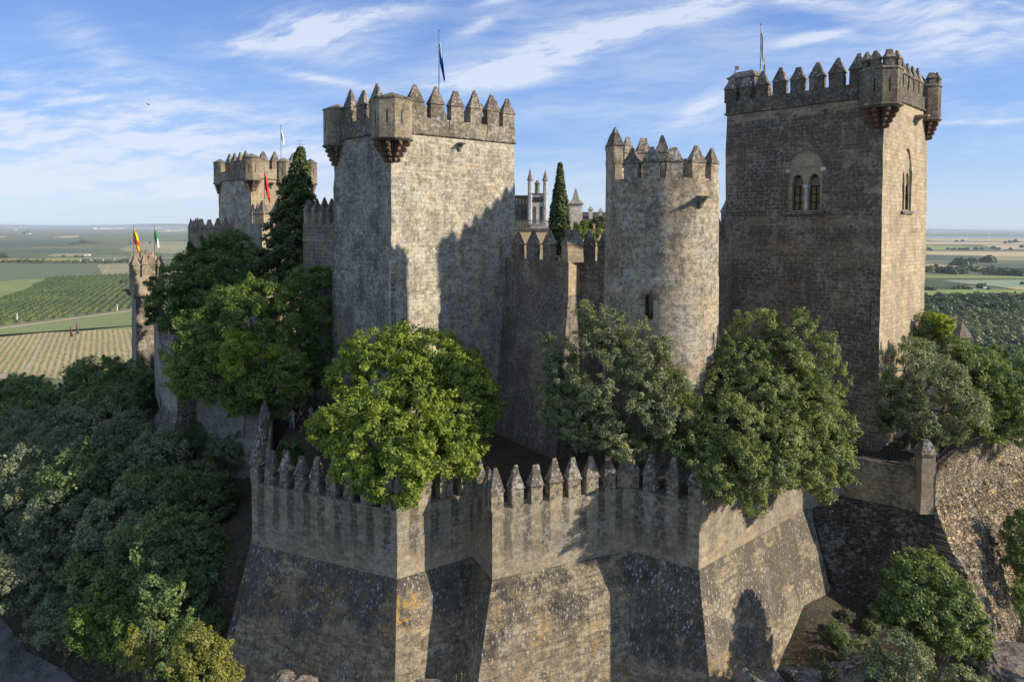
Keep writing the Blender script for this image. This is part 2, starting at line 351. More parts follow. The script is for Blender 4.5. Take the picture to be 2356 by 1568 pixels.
T4M = stone('keep_stone', tan=tuple(_v), base=(.46, .37, .25), base2=(.34, .275, .19), dark=(.064, .055, .045), damt=.93, dscale=.3, dlo=.35, dhi=.52, lamt=.42, hz=.8, mott=.6, lscale=4.2, mort=.45, cw=.6, ch=.27, streak=.35, bump=.05,
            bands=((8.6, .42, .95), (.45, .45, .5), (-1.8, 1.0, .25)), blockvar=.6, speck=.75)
T4R = stone('keep_sunny_stone', tan=tuple(_u), base=(.55, .44, .285), base2=(.46, .38, .26), dark=(.17, .14, .10), damt=.6, dscale=.6, dlo=.44, dhi=.58, lamt=.35, hz=.35, mort=.5, cw=.6, ch=.27, bands=((8.6, .42, .95),), blockvar=.6, bump=.05)  # lighter copy of the keep stone, sunlight put into its colour
T4P = stone('keep_parapet_stone', base=(.25, .205, .145), base2=(.19, .16, .115), dark=(.055, .047, .038), damt=.9, dlo=.33, dhi=.56, lamt=.35, lscale=5, mort=.12)
BARTM = stone('bartizan_stone', base=(.40, .335, .23), base2=(.31, .265, .185), dark=(.065, .056, .046), damt=.8, dlo=.42, dhi=.58, lamt=.4, lscale=4, mort=.08, orange=.1, blockvar=.25)
CORB = stone('corbel_stone', base=(.23, .135, .09), base2=(.17, .11, .08), dark=(.07, .05, .04), damt=.5, lamt=.12, mort=0, blockvar=.1)
PROW = stone('wall_dark_stone', base=(.37, .32, .235), base2=(.28, .24, .185), dark=(.075, .067, .058), damt=.85, hz=.3, dlo=.34, dhi=.54, lamt=.5, lscale=4.5, mort=.18, streak=.5, speck=.7)
BRICKY = stone('coursed_stone', base=(.27, .23, .165), base2=(.20, .175, .13), dark=(.06, .054, .046), damt=.75, dlo=.4, dhi=.6, lamt=.35, mort=.8, mcol=(.46, .42, .34), cw=.55, ch=.33)
GREYM = stone('grey_wall_stone', hz=.3, mott=.6, base=(.40, .36, .29), base2=(.29, .265, .21), dark=(.08, .075, .066), damt=.6, lamt=.4, mort=.3)
WARM = stone('warm_wall_stone', base=(.45, .36, .24), base2=(.37, .3, .205), dark=(.12, .10, .075), damt=.5, lamt=.25, mort=.25)
def rubble(nm, tan=None): return stone(nm, tan=tan, base=(.54, .42, .25), base2=(.36, .295, .19), dark=(.08, .065, .05), damt=.8, dscale=.7, dlo=.42, dhi=.58, lamt=.55, lscale=3, mort=.0, cw=.46, ch=.24, rough_m=.18, bump=.10, orange=.3, hz=.3, speck=.9, mott=.5, spots=.3, cobble=.85, blockvar=0.)
RUBBLE = rubble('rubble_stone')
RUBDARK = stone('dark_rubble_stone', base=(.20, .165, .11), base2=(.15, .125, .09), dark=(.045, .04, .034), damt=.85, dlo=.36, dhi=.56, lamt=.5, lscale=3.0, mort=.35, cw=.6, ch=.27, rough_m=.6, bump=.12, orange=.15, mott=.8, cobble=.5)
TERR = stone('terrace_wall_stone', base=(.36, .28, .17), base2=(.29, .23, .15), dark=(.06, .052, .042), damt=.8, dscale=.5, dlo=.44, dhi=.6, lamt=.45, mort=.4, cw=.6, ch=.28, hz=.6, mott=.6, rough_m=.3, bump=.07, orange=.1, topdark=(-16.3, -15.2, .6))
GLASS = flat('dark_glass', (.035, .033, .03), .12, .5, 1., spec=.6)
CURTAIN = flat('drawn_blind', (.22, .16, .07), .7, .3, 2.)
IRON = flat('dark_iron', (.03, .03, .033), .5, .2, 5., metal=.3)
PLASTER = flat('pale_plaster', (.55, .44, .27), .85, .12, .6)
WHITE = stone('palace_white_stone', base=(.68, .66, .60), base2=(.6, .57, .51), dark=(.12, .11, .1), damt=.4, lamt=.1, mort=.5, mcol=(.2, .18, .16), cw=.8, ch=.4)
BARK = flat('bark', (.13, .105, .08), .9, .4, 6., bump=.03)
METAL = flat('pole_metal', (.16, .15, .14), .5, .2, 3., metal=.4)
SLIT = flat('slit_dark', (.012, .011, .010), 1., .1)  # near-black boxes paint the darkness of slits and frieze openings, no real recess

# ------------------------------------------------------------------ merlons
_MC = {}
def merlon_meshes(w, d, hb, hc, bm, cm, var, ridge=.1):
    key = (round(w, 2), round(d, 2), round(hb, 2), round(hc, 2), bm.name, cm.name, var, ridge)
    if key in _MC: return _MC[key]
    r = random.Random(str(key)); J = lambda a: r.uniform(-a, a)
    b = MB(); nz = 4; vs = []; e = .02
    for k in range(nz + 1):
        z = -.06 + (hb + .06) * k / nz
        for sx, sy in ((-1, -1), (0, -1), (1, -1), (1, 1), (0, 1), (-1, 1)):
            vs.append((sx * w / 2 + J(e), sy * d / 2 + J(e), z + (J(.03) if 0 < k < nz else 0)))
    fs = []
    for k in range(nz):
        for i in range(6): fs.append((k * 6 + i, k * 6 + (i + 1) % 6, k * 6 + 6 + (i + 1) % 6, k * 6 + 6 + i))
    fs += [tuple(range(6))[::-1], tuple(range(nz * 6, nz * 6 + 6))]
    b.add(vs, fs); body = bpy.data.meshes.new('merlon')
    body.from_pydata(b.v, [], b.f); body.materials.append(bm)
    c = MB(); ov = .055; W, D = w / 2 + ov, d / 2 + ov; rg = ridge * (2.0 if var == 3 else 1.); hc = hc * (.88 if var == 3 else 1.)
    lv = [(W, D, hb + .002), (W + .015, D + .015, hb + .07), (W - .03, D - .03, hb + .14), ((W - .03) * .5 + rg * .25, (D - .03) * .48, hb + .14 + (hc - .14) * .54 + J(.02)), (rg, .035, hb + hc + J(.05))]
    vs = []; ox, oy = J(.03), J(.02)
    for k, (x, y, z) in enumerate(lv):
        q = (k / 4) ** 2; e2 = .018 if k else .004
        for sx, sy in ((-1, -1), (1, -1), (1, 1), (-1, 1)): vs.append((sx * x + ox * q + J(e2), sy * y + oy * q + J(e2), z + (J(.02) if k in (1, 2) else 0)))
    fs = [(k * 4 + i, k * 4 + (i + 1) % 4, k * 4 + 4 + (i + 1) % 4, k * 4 + 4 + i) for k in range(4) for i in range(4)] + [(3, 2, 1, 0), (16, 17, 18, 19)]
    c.add(vs, fs); cap = bpy.data.meshes.new('merlon_cap'); cap.from_pydata(c.v, [], c.f); cap.materials.append(cm)
    for me in (body, cap):
        bb = bmesh.new(); bb.from_mesh(me); bmesh.ops.recalc_face_normals(bb, faces=bb.faces); bb.to_mesh(me); bb.free()
    _MC[key] = (body, cap); return _MC[key]
def merlon(parent, x, y, z, rz, w, d, hb, hc, bm, cm, ridge=.1):
    body, cap = merlon_meshes(w, d, hb, hc, bm, cm, random.randrange(4), ridge)
    o = bpy.data.objects.new('merlon', body); COL.objects.link(o); o.parent = parent
    o.location = Vector((x, y, z)) - wloc(parent); o.rotation_euler = (random.uniform(-.022, .022), random.uniform(-.026, .026), rz + random.uniform(-.03, .03))
    o.scale = (random.uniform(.93, 1.05), 1, random.uniform(.95, 1.05))
    c = bpy.data.objects.new('merlon_cap', cap); COL.objects.link(c); c.parent = o
    return o
def merlon_row(parent, p0, p1, z, fr, w, d, hb, hc, bm, cm, inward, off=0., z1=None):
    """merlons whose outer face is flush with the line p0-p1, at fractions fr of it"""
    p0, p1 = Vector(p0), Vector(p1); t = (p1 - p0).normalized(); n = Vector((-t.y, t.x))
    if n.dot(Vector(inward) - p0) < 0: n = -n
    for f in fr:
        q = p0.lerp(p1, f) + n * (d / 2 + off)
        zz = z if z1 is None else z + (z1 - z) * f
        merlon(parent, q.x, q.y, zz, math.atan2(t.y, t.x), w, d, hb, hc, bm, cm)

def corbel_mb(cx, cy, ang, ztop, h, out, width=.3, steps=3):
    """stack of rounded rolls that step outwards towards the top, pointing along ang"""
    d = Vector((math.cos(ang), math.sin(ang))); s = Vector((-d.y, d.x)); m = MB()
    for k in range(steps):
        z1 = ztop - h * k / steps; z0 = ztop - h * (k + 1) / steps; o1 = out * (1 - k / steps); hh = z1 - z0
        prof = [(-.35, z0 + .004), (o1 - hh * .55, z0 + .004)] + [(o1 - hh * .5 + hh * .5 * math.sin(q), z0 + hh / 2 - hh * .46 * math.cos(q)) for q in (0.3, .8, 1.3, 1.8, 2.3, 2.8)] + [(-.35, z1 - .004)]
        n = len(prof); vs = []
        for sg in (-1, 1):
            for (a, z) in prof: vs.append((cx + d.x * a + s.x * sg * width / 2, cy + d.y * a + s.y * sg * width / 2, z))
        m.add(vs, [(i, (i + 1) % n, n + (i + 1) % n, n + i) for i in range(n)] + [tuple(range(n))[::-1], tuple(range(n, 2 * n))])
    return m
def bartizan(parent, cx, cy, rad, zb, zt, zc, diag, mat, roof='low', ncorb=5, spread=R(200), merl=None, sides=8):
    q0 = diag + math.pi / sides
    ring = [(cx + rad * math.cos(q0 + 2 * math.pi * i / sides), cy + rad * math.sin(q0 + 2 * math.pi * i / sides)) for i in range(sides)]
    b = MB(); b.prism(ring, zb, zt); o = b.build('bartizan', mat, parent)
    mo = MB(); mo.prism(inset(ring, .10), zb - .16, zb - .006, inset(ring, -.10)); mo.prism(inset(ring, -.10), zb - .004, zb + .10, inset(ring, -.08)); mo.build('moulding', CAPM, o)
    c = MB(); c.prism(inset(ring, -.07), zt + .003, zt + .12, inset(ring, -.05)); c.pyramid(inset(ring, -.0), zt + .122, (cx, cy, zt + (.62 if roof == 'low' else .25))); c.build('bartizan_roof', CAPM, o)
    for k in range(ncorb):
        a = diag + (k / (ncorb - 1) - .5) * spread
        corbel_mb(cx + .4 * math.cos(a), cy + .4 * math.sin(a), a, zb - .162, zc, rad - .5, .20, 4).build('corbel', CORB, o)
    for i in range(sides):
        a = q0 + 2 * math.pi * (i + .5) / sides
        if math.cos(a - diag) < .2: continue
        ap = rad * math.cos(math.pi / sides)
        s = MB(); s.box((cx + math.cos(a) * (ap - .04), cy + math.sin(a) * (ap - .04), (zb + zt) / 2 + .1), (.1, .075, .95), a); s.build('arrow_slit', SLIT, o)
    if merl:
        for i in range(sides):
            a = q0 + 2 * math.pi * (i + .5) / sides
            if math.cos(a - diag) < -.3: continue
            ap = rad * math.cos(math.pi / sides) - .22
            merlon(parent, cx + math.cos(a) * ap, cy + math.sin(a) * ap, zt + .12, a + math.pi / 2, *merl, mat, CAPM)
    return o
def spout(parent, p, n, mat, L=.9):
    """stone water spout sticking out of a wall at p along n"""
    n = Vector(n).normalized(); s = Vector((-n.y, n.x)); m = MB(); p = Vector(p); up = Vector((0, 0, 1)); n3 = Vector((n.x, n.y, 0)); s3 = Vector((s.x, s.y, 0))
    prof = [(-.1, 0), (L, .04), (L, .16), (L * .55, .17), (-.1, .22)]; br = [(-.1, -.55), (.12, -.5), (.28, -.2), (L * .6, -.004), (-.1, -.004)]
    for pr, w in ((prof, .17), (br, .10)):
        k = len(pr); vs = [p + n3 * a + up * z + s3 * sg * w for sg in (-1, 1) for a, z in pr]
        m.add(vs, [(i, (i + 1) % k, k + (i + 1) % k, k + i) for i in range(k)] + [tuple(range(k))[::-1], tuple(range(k, 2 * k))])
    return m.build('water_spout', mat, parent)

def tower_body(parent, poly, z0, z1, mats, batter=0.):
    """quad tower; mats: one material per edge (index of edge i: poly[i]->poly[i+1])"""
    lo = inset(poly, -batter) if batter else poly; n = len(poly)
    m = MB(); m.prism(lo, z0, z1, poly); o = m.build('wall', mats[0], parent)
    b = bmesh.new(); b.from_mesh(o.data); bmesh.ops.subdivide_edges(b, edges=b.edges[:], cuts=26, use_grid_fill=True)
    org_ = wloc(parent)
    for v in b.verts:
        w = v.co + org_
        if z0 + .1 < w.z < z1 - .05:
            e = (float(vnoise(np.array([w.x * 1.1 + w.z * .9]), np.array([w.y * 1.1 - w.z * .7]), 1., 4)[0]) - .5) * .11 + (float(vnoise(np.array([w.x + w.z * .3]), np.array([w.y + w.z * .4]), 4., 6)[0]) - .5) * .12
            d_ = Vector((v.co.x, v.co.y, 0)).normalized(); v.co += d_ * e
    b.to_mesh(o.data); b.free()
    if len(mats) > 1:
        for x in mats[1:]: o.data.materials.append(x)
        org = wloc(parent)
        for p in o.data.polygons:
            c = p.center + org; best = min(range(n), key=lambda i: abs((Vector(poly[(i + 1) % n]) - Vector(poly[i])).normalized().cross(Vector((c.x, c.y)) - Vector(poly[i]))) if abs(p.normal.z) < .7 else i)
            p.material_index = min(best, len(mats) - 1)
    return o
def parapet_ring(parent, poly, z0, z1, mat, cmat, proud=.07, th=.55):
    o = inset(poly, -proud); i = inset(poly, th); n = len(poly)
    m = MB(); vs = [(p[0], p[1], z) for z in (z0 + .14, z1) for p in (*o, *i)]
    f = []
    for k in range(n):
        a, b = k, (k + 1) % n; A, B = a + n, b + n; q = 2 * n
        f += [(a, b, b + q, a + q), (A, B, B + q, A + q), (a + q, b + q, B + q, A + q), (a, b, B, A)]
    m.add(vs, f); r = m.build('parapet', mat, parent)
    m = MB(); oo = inset(poly, -proud - .09); m.prism(inset(poly, -.03), z0 - .05, z0 + .03, oo); m.prism(oo, z0 + .032, z0 + .137); m.build('cornice', cmat, parent)
    return r

# ================================================================== LARGE STRUCTURE
def base_of(poly, z):
    return Vector((sum(p[0] for p in poly) / len(poly), sum(p[1] for p in poly) / len(poly), z))
def diag(poly, i):
    a, b, c = Vector(poly[i - 1]), Vector(poly[i]), Vector(poly[(i + 1) % len(poly)])
    d = -((a - b).normalized() + (c - b).normalized()); return math.atan2(d.y, d.x)

# ---- square tower, centre left (lichen covered)
c0, cr, cl = C(900, 50, 300), C(1182, 57, 300), C(769, 56, 300)
T2 = [tuple(c0), tuple(cr), tuple(cr + cl - c0), tuple(cl)]
t2 = thing('square_tower', base_of(T2, -17), 'tall square stone tower covered in pale lichen with a blue flag on its roof', 'castle tower')
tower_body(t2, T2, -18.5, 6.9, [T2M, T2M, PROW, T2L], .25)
parapet_ring(t2, T2, 6.9, 8.2, T2P, CAPM)
mw = dict(w=1.18, d=.6, hb=1.12, hc=1.4, bm=T2P, cm=CAPM)
Lr, Ll = (cr - c0).length, (cl - c0).length
merlon_row(t2, c0, cr, 8.2, [.185, .345, .505, .66, .81, .948], inward=T2[2], off=-.07, **mw)
merlon_row(t2, c0, cl, 8.2, [.27, .50, .73], inward=T2[2], off=-.07, **mw)
merlon_row(t2, T2[2], cl, 8.2, [.1, .26, .42, .58, .74], inward=c0, off=-.07, **mw)
merlon_row(t2, cr, T2[2], 8.2, [.25, .48, .70], inward=c0, off=-.07, **mw)
bartizan(t2, *(Vector(T2[0]) + Vector((0, .35))), 1.48, 6.35, 9.2, 1.5, diag(T2, 0), BARTM, ncorb=5, spread=R(170))
bartizan(t2, *(Vector(T2[3]).lerp(Vector(T2[1]), .02)), 1.15, 6.45, 9.35, 1.4, diag(T2, 3), BARTM, ncorb=5)
f2 = c0.lerp(cr, .52); n2 = Vector((-(cl - c0).x, -(cl - c0).y))
nr = Vector(((cr - c0).y, -(cr - c0).x))
spout(t2, (f2.x, f2.y, 6.35), nr, CAPM, .75)
for fx in (.44, .76):
    q = c0.lerp(cr, fx); s = MB(); a = math.atan2(nr.y, nr.x)
    for sx in (0,): s.box((q.x + nr.normalized().x * .05, q.y + nr.normalized().y * .05, 7.9), (.06, .05, .9), a)
    s.build('arrow_slit', SLIT, t2)

# ---- keep, right
k0, kr, kl = C(2033, 46, 300), C(2134, 53, 300), C(1672, 54.5, 300)
T4 = [tuple(k0), tuple(kr), tuple(kr + kl - k0), tuple(kl)]
t4 = thing('keep_tower', base_of(T4, -15.6), 'massive square keep on the right with twin arched windows and a flag', 'castle keep')
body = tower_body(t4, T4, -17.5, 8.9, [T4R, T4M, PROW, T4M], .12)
nl = Vector((-(kl - k0).y, (kl - k0).x)).normalized()
if nl.dot(Vector(T4[2]) - k0) > 0: nl = -nl
nrr = Vector(((kr - k0).y, -(kr - k0).x)).normalized()
if nrr.dot(Vector(T4[2]) - k0) > 0: nrr = -nrr
def arch_prof(w, h, hs, point=1.0, n=9):
    """outline of an arched opening: width w, springing height hs, total height h"""
    r = w / 2; pr = [(-r, 0), (r, 0), (r, hs)]
    for i in range(1, n):
        a = math.pi * i / n; pr.append((r * math.cos(a), hs + (h - hs) * (math.sin(a) ** (point))))
    pr.append((-r, hs)); return pr
def extr(pr, o, t, n, d0, d1):
    """extrude profile (u,z) along normal n from d0 to d1"""
    o = Vector(o); t3 = Vector((t.x, t.y, 0)); n3 = Vector((n.x, n.y, 0)); k = len(pr)
    vs = [o + t3 * a + Vector((0, 0, z)) + n3 * d for d in (d0, d1) for a, z in pr]
    return vs, [(i, (i + 1) % k, k + (i + 1) % k, k + i) for i in range(k)] + [tuple(range(k))[::-1], tuple(range(k, 2 * k))]
def cut(obj, profs):
    """boolean out a list of (verts, faces)"""
    for vs, fs in profs:
        me = bpy.data.meshes.new('cutter'); w = wloc(obj); me.from_pydata([tuple(Vector(v) - w) for v in vs], [], fs)
        b = bmesh.new(); b.from_mesh(me); bmesh.ops.recalc_face_normals(b, faces=b.faces); b.to_mesh(me); b.free()
        co = bpy.data.objects.new('cutter', me); COL.objects.link(co); co.location = w
        bpy.context.view_layer.update()
        md = obj.modifiers.new('cut', 'BOOLEAN'); md.object = co; md.operation = 'DIFFERENCE'; md.solver = 'EXACT'
        dg = bpy.context.evaluated_depsgraph_get(); new = bpy.data.meshes.new_from_object(obj.evaluated_get(dg))
        obj.modifiers.clear(); obj.data = new; bpy.data.objects.remove(co)
def twin_window(parent, body, p, t, n, W, H, Hs, sill, recess, lw, lh, lhs, gap, blinds=True, gd=.38):
    t = t.normalized(); n = n.normalized(); bt = .012
    cut(body, [extr(arch_prof(W, H, Hs, .9), p, t, n, -recess, .5)])
    lc = []
    for sg in (-1, 1):
        o = Vector(p) + Vector((t.x, t.y, 0)) * sg * (lw + gap) / 2 + Vector((0, 0, .08)); lc.append(o)
    cut(body, [extr(arch_prof(lw, lh, lhs, .72), o, t, n, -recess - .55, .5) for o in lc])
    win = MB(); fr = MB(); N3 = Vector((n.x, n.y, 0)); T3 = Vector((t.x, t.y, 0)); an = math.atan2(t.y, t.x)
    for o in lc:
        w = MB(); f = .05
        for sx in (-1, 0, 1): w.box(o + T3 * sx * (lw / 2 - f / 2 if sx else 0) - N3 * (recess + gd) + Vector((0, 0, lhs / 2)), (f if sx else .07, .06, lhs), an)
        for k in range(4): w.box(o - N3 * (recess + gd) + Vector((0, 0, lhs * k / 3 + (.03 if k == 0 else 0))), (lw - .11, .05, .045 if k < 3 else .09), an)
        wf = w.build('window_frame', IRON, parent)
        g = MB(); g.add(*extr(arch_prof(lw - .02, lh - .01, lhs, .72), o, t, n, -recess - gd - .12, -recess - gd - .08)); g.build('glass', GLASS, wf)
        if blinds:
            g = MB()
            for sx in (-1, 1):
                for k in range(3): g.box(o + T3 * sx * (lw / 4 - .005) - N3 * (recess + gd + .072) + Vector((0, 0, lhs * (k + .5) / 3)), (lw / 2 - .12, .01, lhs / 3 - .09), an)
            g.build('blind', CURTAIN, wf)
        g = MB()   # pierced screen in the arch head
        for k in range(-5, 6):
            for sg in (-1, 1):
                xx = k * lw / 9; 
                a0 = (xx - .28 * sg, lhs + .06); a1 = (xx + .28 * sg, lhs + .62)
                cl = lambda a: abs(a[0]) < lw * .44
                pa = [(a0[0] + (a1[0] - a0[0]) * q / 8, a0[1] + (a1[1] - a0[1]) * q / 8) for q in range(9)]
                pa = [q for q in pa if (q[0] / (lw / 2)) ** 2 + ((q[1] - lhs) / (lh - lhs)) ** 2 < .85]
                if len(pa) > 1:
                    A, B = pa[0], pa[-1]
                    g.tube(o + T3 * A[0] + Vector((0, 0, A[1])) - N3 * (recess + gd - .02), o + T3 * B[0] + Vector((0, 0, B[1])) - N3 * (recess + gd - .02), .018, .018, 4)
        g.build('pierced_screen', WARM, wf)
    cm = MB(); cm.tube(Vector(p) + Vector((0, 0, .08)) - N3 * (recess + .1), Vector(p) + Vector((0, 0, lhs)) - N3 * (recess + .1), gap * .42, gap * .36, 10)
    cm.box(Vector(p) + Vector((0, 0, lhs + .09)) - N3 * (recess + .1), (gap * 1.1, gap * 1.1, .18), an); cm.build('column', WHITE, parent)
    s = MB(); s.box(Vector(p) + Vector((0, 0, -.12)) + N3 * .02, (W + .55, .42, .2), an); s.build('window_sill', CAPM, parent)
    for sg in (-1, 1):
        b = MB(); b.box(Vector(p) + T3 * sg * (W / 2 + .05) + Vector((0, 0, Hs)) - N3 * .06, (.34, .28, .26), an); b.build('impost', WHITE, parent)
tl = (kl - k0).normalized(); tr_ = (kr - k0).normalized()
def face_pt(a, b, px, py):
    """point of the vertical plane through a,b seen at px,py"""
    d = ray(px, py); a = Vector(a); e = (Vector(b) - a); n = Vector((-e.y, e.x)); k = n.dot(a) / n.dot(Vector((d.x, d.y))); return d * k
wp = face_pt(k0, kl, 1851, 486)
twin_window(t4, body, wp, -tl, nl, 2.5, 4.45, 3.0, .2, .13, .86, 2.62, 1.75, .36)
wp2 = face_pt(k0, kr, 2083.5, 485)
twin_window(t4, body, wp2, tr_, nrr, 2.1, 4.5, 3.1, .2, .08, .78, 2.7, 1.8, .2, False, .12)
parapet_ring(t4, T4, 8.9, 9.95, T4P, CAPM)
kw = dict(w=.98, d=.55, hb=.93, hc=1.12, bm=T4P, cm=CAPM)
merlon_row(t4, k0, kl, 9.95, [.155, .275, .395, .515, .635, .755, .865, .975], inward=T4[2], off=-.07, **kw)
merlon_row(t4, k0, kr, 9.95, [.18, .30, .42, .54, .66, .78], inward=T4[2], off=-.07, **kw)
merlon_row(t4, kr, T4[2], 9.95, [.15, .3, .45, .6, .75, .9], inward=k0, off=-.07, **kw)
merlon_row(t4, T4[2], kl, 9.95, [.15, .3, .45, .6, .75], inward=k0, off=-.07, **kw)
sm = (.62, .4, .5, .68)
bartizan(t4, *(Vector(T4[0]) + Vector((-.1, .3))), 1.28, 8.2, 10.55, 1.3, diag(T4, 0), T4P, ncorb=5, spread=R(190), merl=sm)
bartizan(t4, *(Vector(T4[1]).lerp(Vector(T4[3]), .012)), 1.02, 8.3, 10.8, 1.3, diag(T4, 1), T4P, ncorb=5, spread=R(190), merl=(.55, .38, .45, .55))
# roofed stair head on the left corner
sc = kl.lerp(k0, .09) + (Vector(T4[2]) - kl).normalized() * .95
hut = [(sc.x + a * tl.x + b * nl.x, sc.y + a * tl.y + b * nl.y) for a, b in ((-1.15, -.9), (1.05, -.9), (1.05, .75), (-1.15, .75))]
hut = ccw(hut); m = MB(); m.prism(hut, 9.05, 11.75); st = m.build('stair_head', T4P, t4)
m = MB(); m.prism(inset(hut, -.1), 11.752, 11.9); m.prism(hut, 11.902, 12.3, inset(hut, .38)); m.build('stair_head_roof', CAPM, st)
fz = C(1985, 48.2)
spout(t4, face_pt(k0, kl, 1896, 256), nl, T4M, .35)
spout(t4, face_pt(k0, kr, 2106, 272), nrr, T4R, .9)
m = MB(); q = face_pt(k0, kl, 2003, 760); m.tube(q + Vector((nl.x, nl.y, 0)) * .08, q + Vector((nl.x * .08, nl.y * .08, 2.0)), .035, .035, 6)
m.build('drain_pipe', IRON, t4)

# ---- round tower
CC = C(1521, 43); RR = 3.5
t3 = thing('round_tower', (CC.x, CC.y, -16.8), 'round stone tower with pointed merlons between the square tower and the keep', 'castle tower')
def circ(r, n=56): return [(CC.x + r * math.cos(2 * math.pi * i / n), CC.y + r * math.sin(2 * math.pi * i / n)) for i in range(n)]
m = MB(); m.prism(circ(RR + .12), -18.5, -3.05, circ(RR + .04)); m.prism(circ(RR + .05), -3.048, -2.93, circ(RR + .02)); m.prism(circ(RR), -2.928, 2.75, circ(RR - .02))
b3 = m.build('wall', T3M, t3)
def cylinder_shade(o, ang=35):
    me = o.data; b = bmesh.new(); b.from_mesh(me)
    for f in b.faces: f.smooth = abs(f.normal.z) < .5
    for e in b.edges:
        if len(e.link_faces) == 2 and e.link_faces[0].normal.angle(e.link_faces[1].normal, 0) > R(30): e.smooth = False
    b.to_mesh(me); b.free()
# arched opening with a fan of thin bricks
wd = ray(1493, 720); wdir = Vector((wd.x, wd.y)).normalized()
def hit_circ(px, py, r):
    d = ray(px, py); D = Vector((d.x, d.y)); a = D.dot(D); bq = -2 * D.dot(CC); c_ = CC.dot(CC) - r * r
    k = (-bq - math.sqrt(bq * bq - 4 * a * c_)) / (2 * a); return d * k
wq = hit_circ(1492, 735, RR + .08); wn = (Vector((wq.x, wq.y)) - CC).normalized(); wt = Vector((-wn.y, wn.x))
cut(b3, [extr(arch_prof(.52, 1.45, 1.15, 1.), wq, wt, wn, -.9, .6)])
cylinder_shade(b3)
m = MB(); m.add(*extr(arch_prof(.6, 1.5, 1.18, 1.), wq - Vector((0, 0, .02)), wt, wn, -.75, -.7)); wdw = m.build('window_glass', GLASS, t3)
m = MB()
for k in range(15):
    a = math.pi * (k + .5) / 15; u0, u1 = .30, .66
    q0 = wq + Vector((wt.x, wt.y, 0)) * math.cos(a) * u0 + Vector((0, 0, 1.15 + math.sin(a) * u0)); q1 = wq + Vector((wt.x, wt.y, 0)) * math.cos(a) * u1 + Vector((0, 0, 1.15 + math.sin(a) * u1))
    N3 = Vector((wn.x, wn.y, 0)); m.tube(q0 - N3 * .02, q1 - N3 * .06, .026, .036, 4)
m.build('brick_arch', CORB, t3)
# parapet: raised by a step at the back left
def ringwall(r0, r1, z0, z1, a0, a1, n=40):
    m = MB(); vs = []; 
    for k in range(n + 1):
        a = a0 + (a1 - a0) * k / n
        for r, z in ((r0, z0), (r0, z1), (r1, z1), (r1, z0)): vs.append((CC.x + r * math.cos(a), CC.y + r * math.sin(a), z))
    fs = [(k * 4 + i, k * 4 + (i + 1) % 4, k * 4 + 4 + (i + 1) % 4, k * 4 + 4 + i) for k in range(n) for i in range(4)] + [(0, 1, 2, 3), (n * 4, n * 4 + 3, n * 4 + 2, n * 4 + 1)]
    return m.add(vs, fs)
ringwall(RR - .02, RR - .55, 2.752, 2.9, 0, 2 * math.pi * .9999).build('parapet', T3M, t3)
A0, A1 = R(60), R(205)
ringwall(RR - .021, RR - .55, 2.902, 3.9, A0, A1).build('raised_parapet', T3M, t3)
def ring_merlon(ang, z, w, d, hb, hc):
    r = RR - .02 - d / 2
    merlon(t3, CC.x + r * math.cos(ang), CC.y + r * math.sin(ang), z, ang + math.pi / 2, w, d, hb, hc, T3M, CAPM)
for px, far in ((1455, 0), (1500, 0), (1551, 0), (1604, 0), (1638, 0)):
    q = hit_circ(px, 340, RR - .2) if abs(px - 1521) < 124 else None
    if q is None: ang = R(-8)
    else: v = Vector((q.x, q.y)) - CC; ang = math.atan2(v.y, v.x)
    ring_merlon(ang, 2.9, 1.0, .5, .86, .95)
for dg in (22, 50): ring_merlon(R(dg), 2.9, 1.0, .5, .86, .95)
for dg in (78, 100, 122, 144, 166): ring_merlon(R(dg), 3.9, .95, .5, 1.05, 1.15)
ring_merlon(R(194), 3.9, 1.25, .6, 1.05, 1.2)
sq = hit_circ(1610, 462, RR); sn = (Vector((sq.x, sq.y)) - CC).normalized()
spout(t3, sq + Vector((0, 0, .1)), sn, CAPM, .85)

# ---- generic straight wall builder
def curtain(parent, pts, z0, z1, th, mats, inside, closed=False):
    """outer line pts; wall of thickness th on the side of 'inside'; one part per section"""
    n = len(pts); secs = []
    P = [Vector(p) for p in pts]; ins = Vector(inside)
    def nrm(i):
        t = (P[i + 1] - P[i]).normalized(); q = Vector((-t.y, t.x)); 
        return q if q.dot(ins - P[i]) > 0 else -q
    off = []
    for i in range(n):
        if i == 0: d = nrm(0)
        elif i == n - 1: d = nrm(n - 2)
        else:
            d = nrm(i - 1) + nrm(i); d = d / max(.4, d.length_squared / 2)
        off.append(d)
    inn = [P[i] + off[i] * th for i in range(n)]
    for i in range(n - 1):
        za, zb_ = z1 if not hasattr(z1, '__len__') else (z1[i], z1[i + 1]) , None
        za, zb_ = (z1, z1) if not hasattr(z1, '__len__') else (z1[i], z1[i + 1])
        zl0, zl1 = (z0, z0) if not hasattr(z0, '__len__') else (z0[i], z0[i + 1])
        q = [P[i], P[i + 1], inn[i + 1], inn[i]]; m = MB()
        m.add([(*q[0], zl0), (*q[1], zl1), (*q[2], zl1), (*q[3], zl0), (*q[0], za), (*q[1], zb_), (*q[2], zb_), (*q[3], za)],
              [(0, 3, 2, 1), (4, 5, 6, 7), (0, 1, 5, 4), (1, 2, 6, 5), (2, 3, 7, 6), (3, 0, 4, 7)])
        secs.append(m.build('wall', mats[min(i, len(mats) - 1)], parent))
    return secs, off

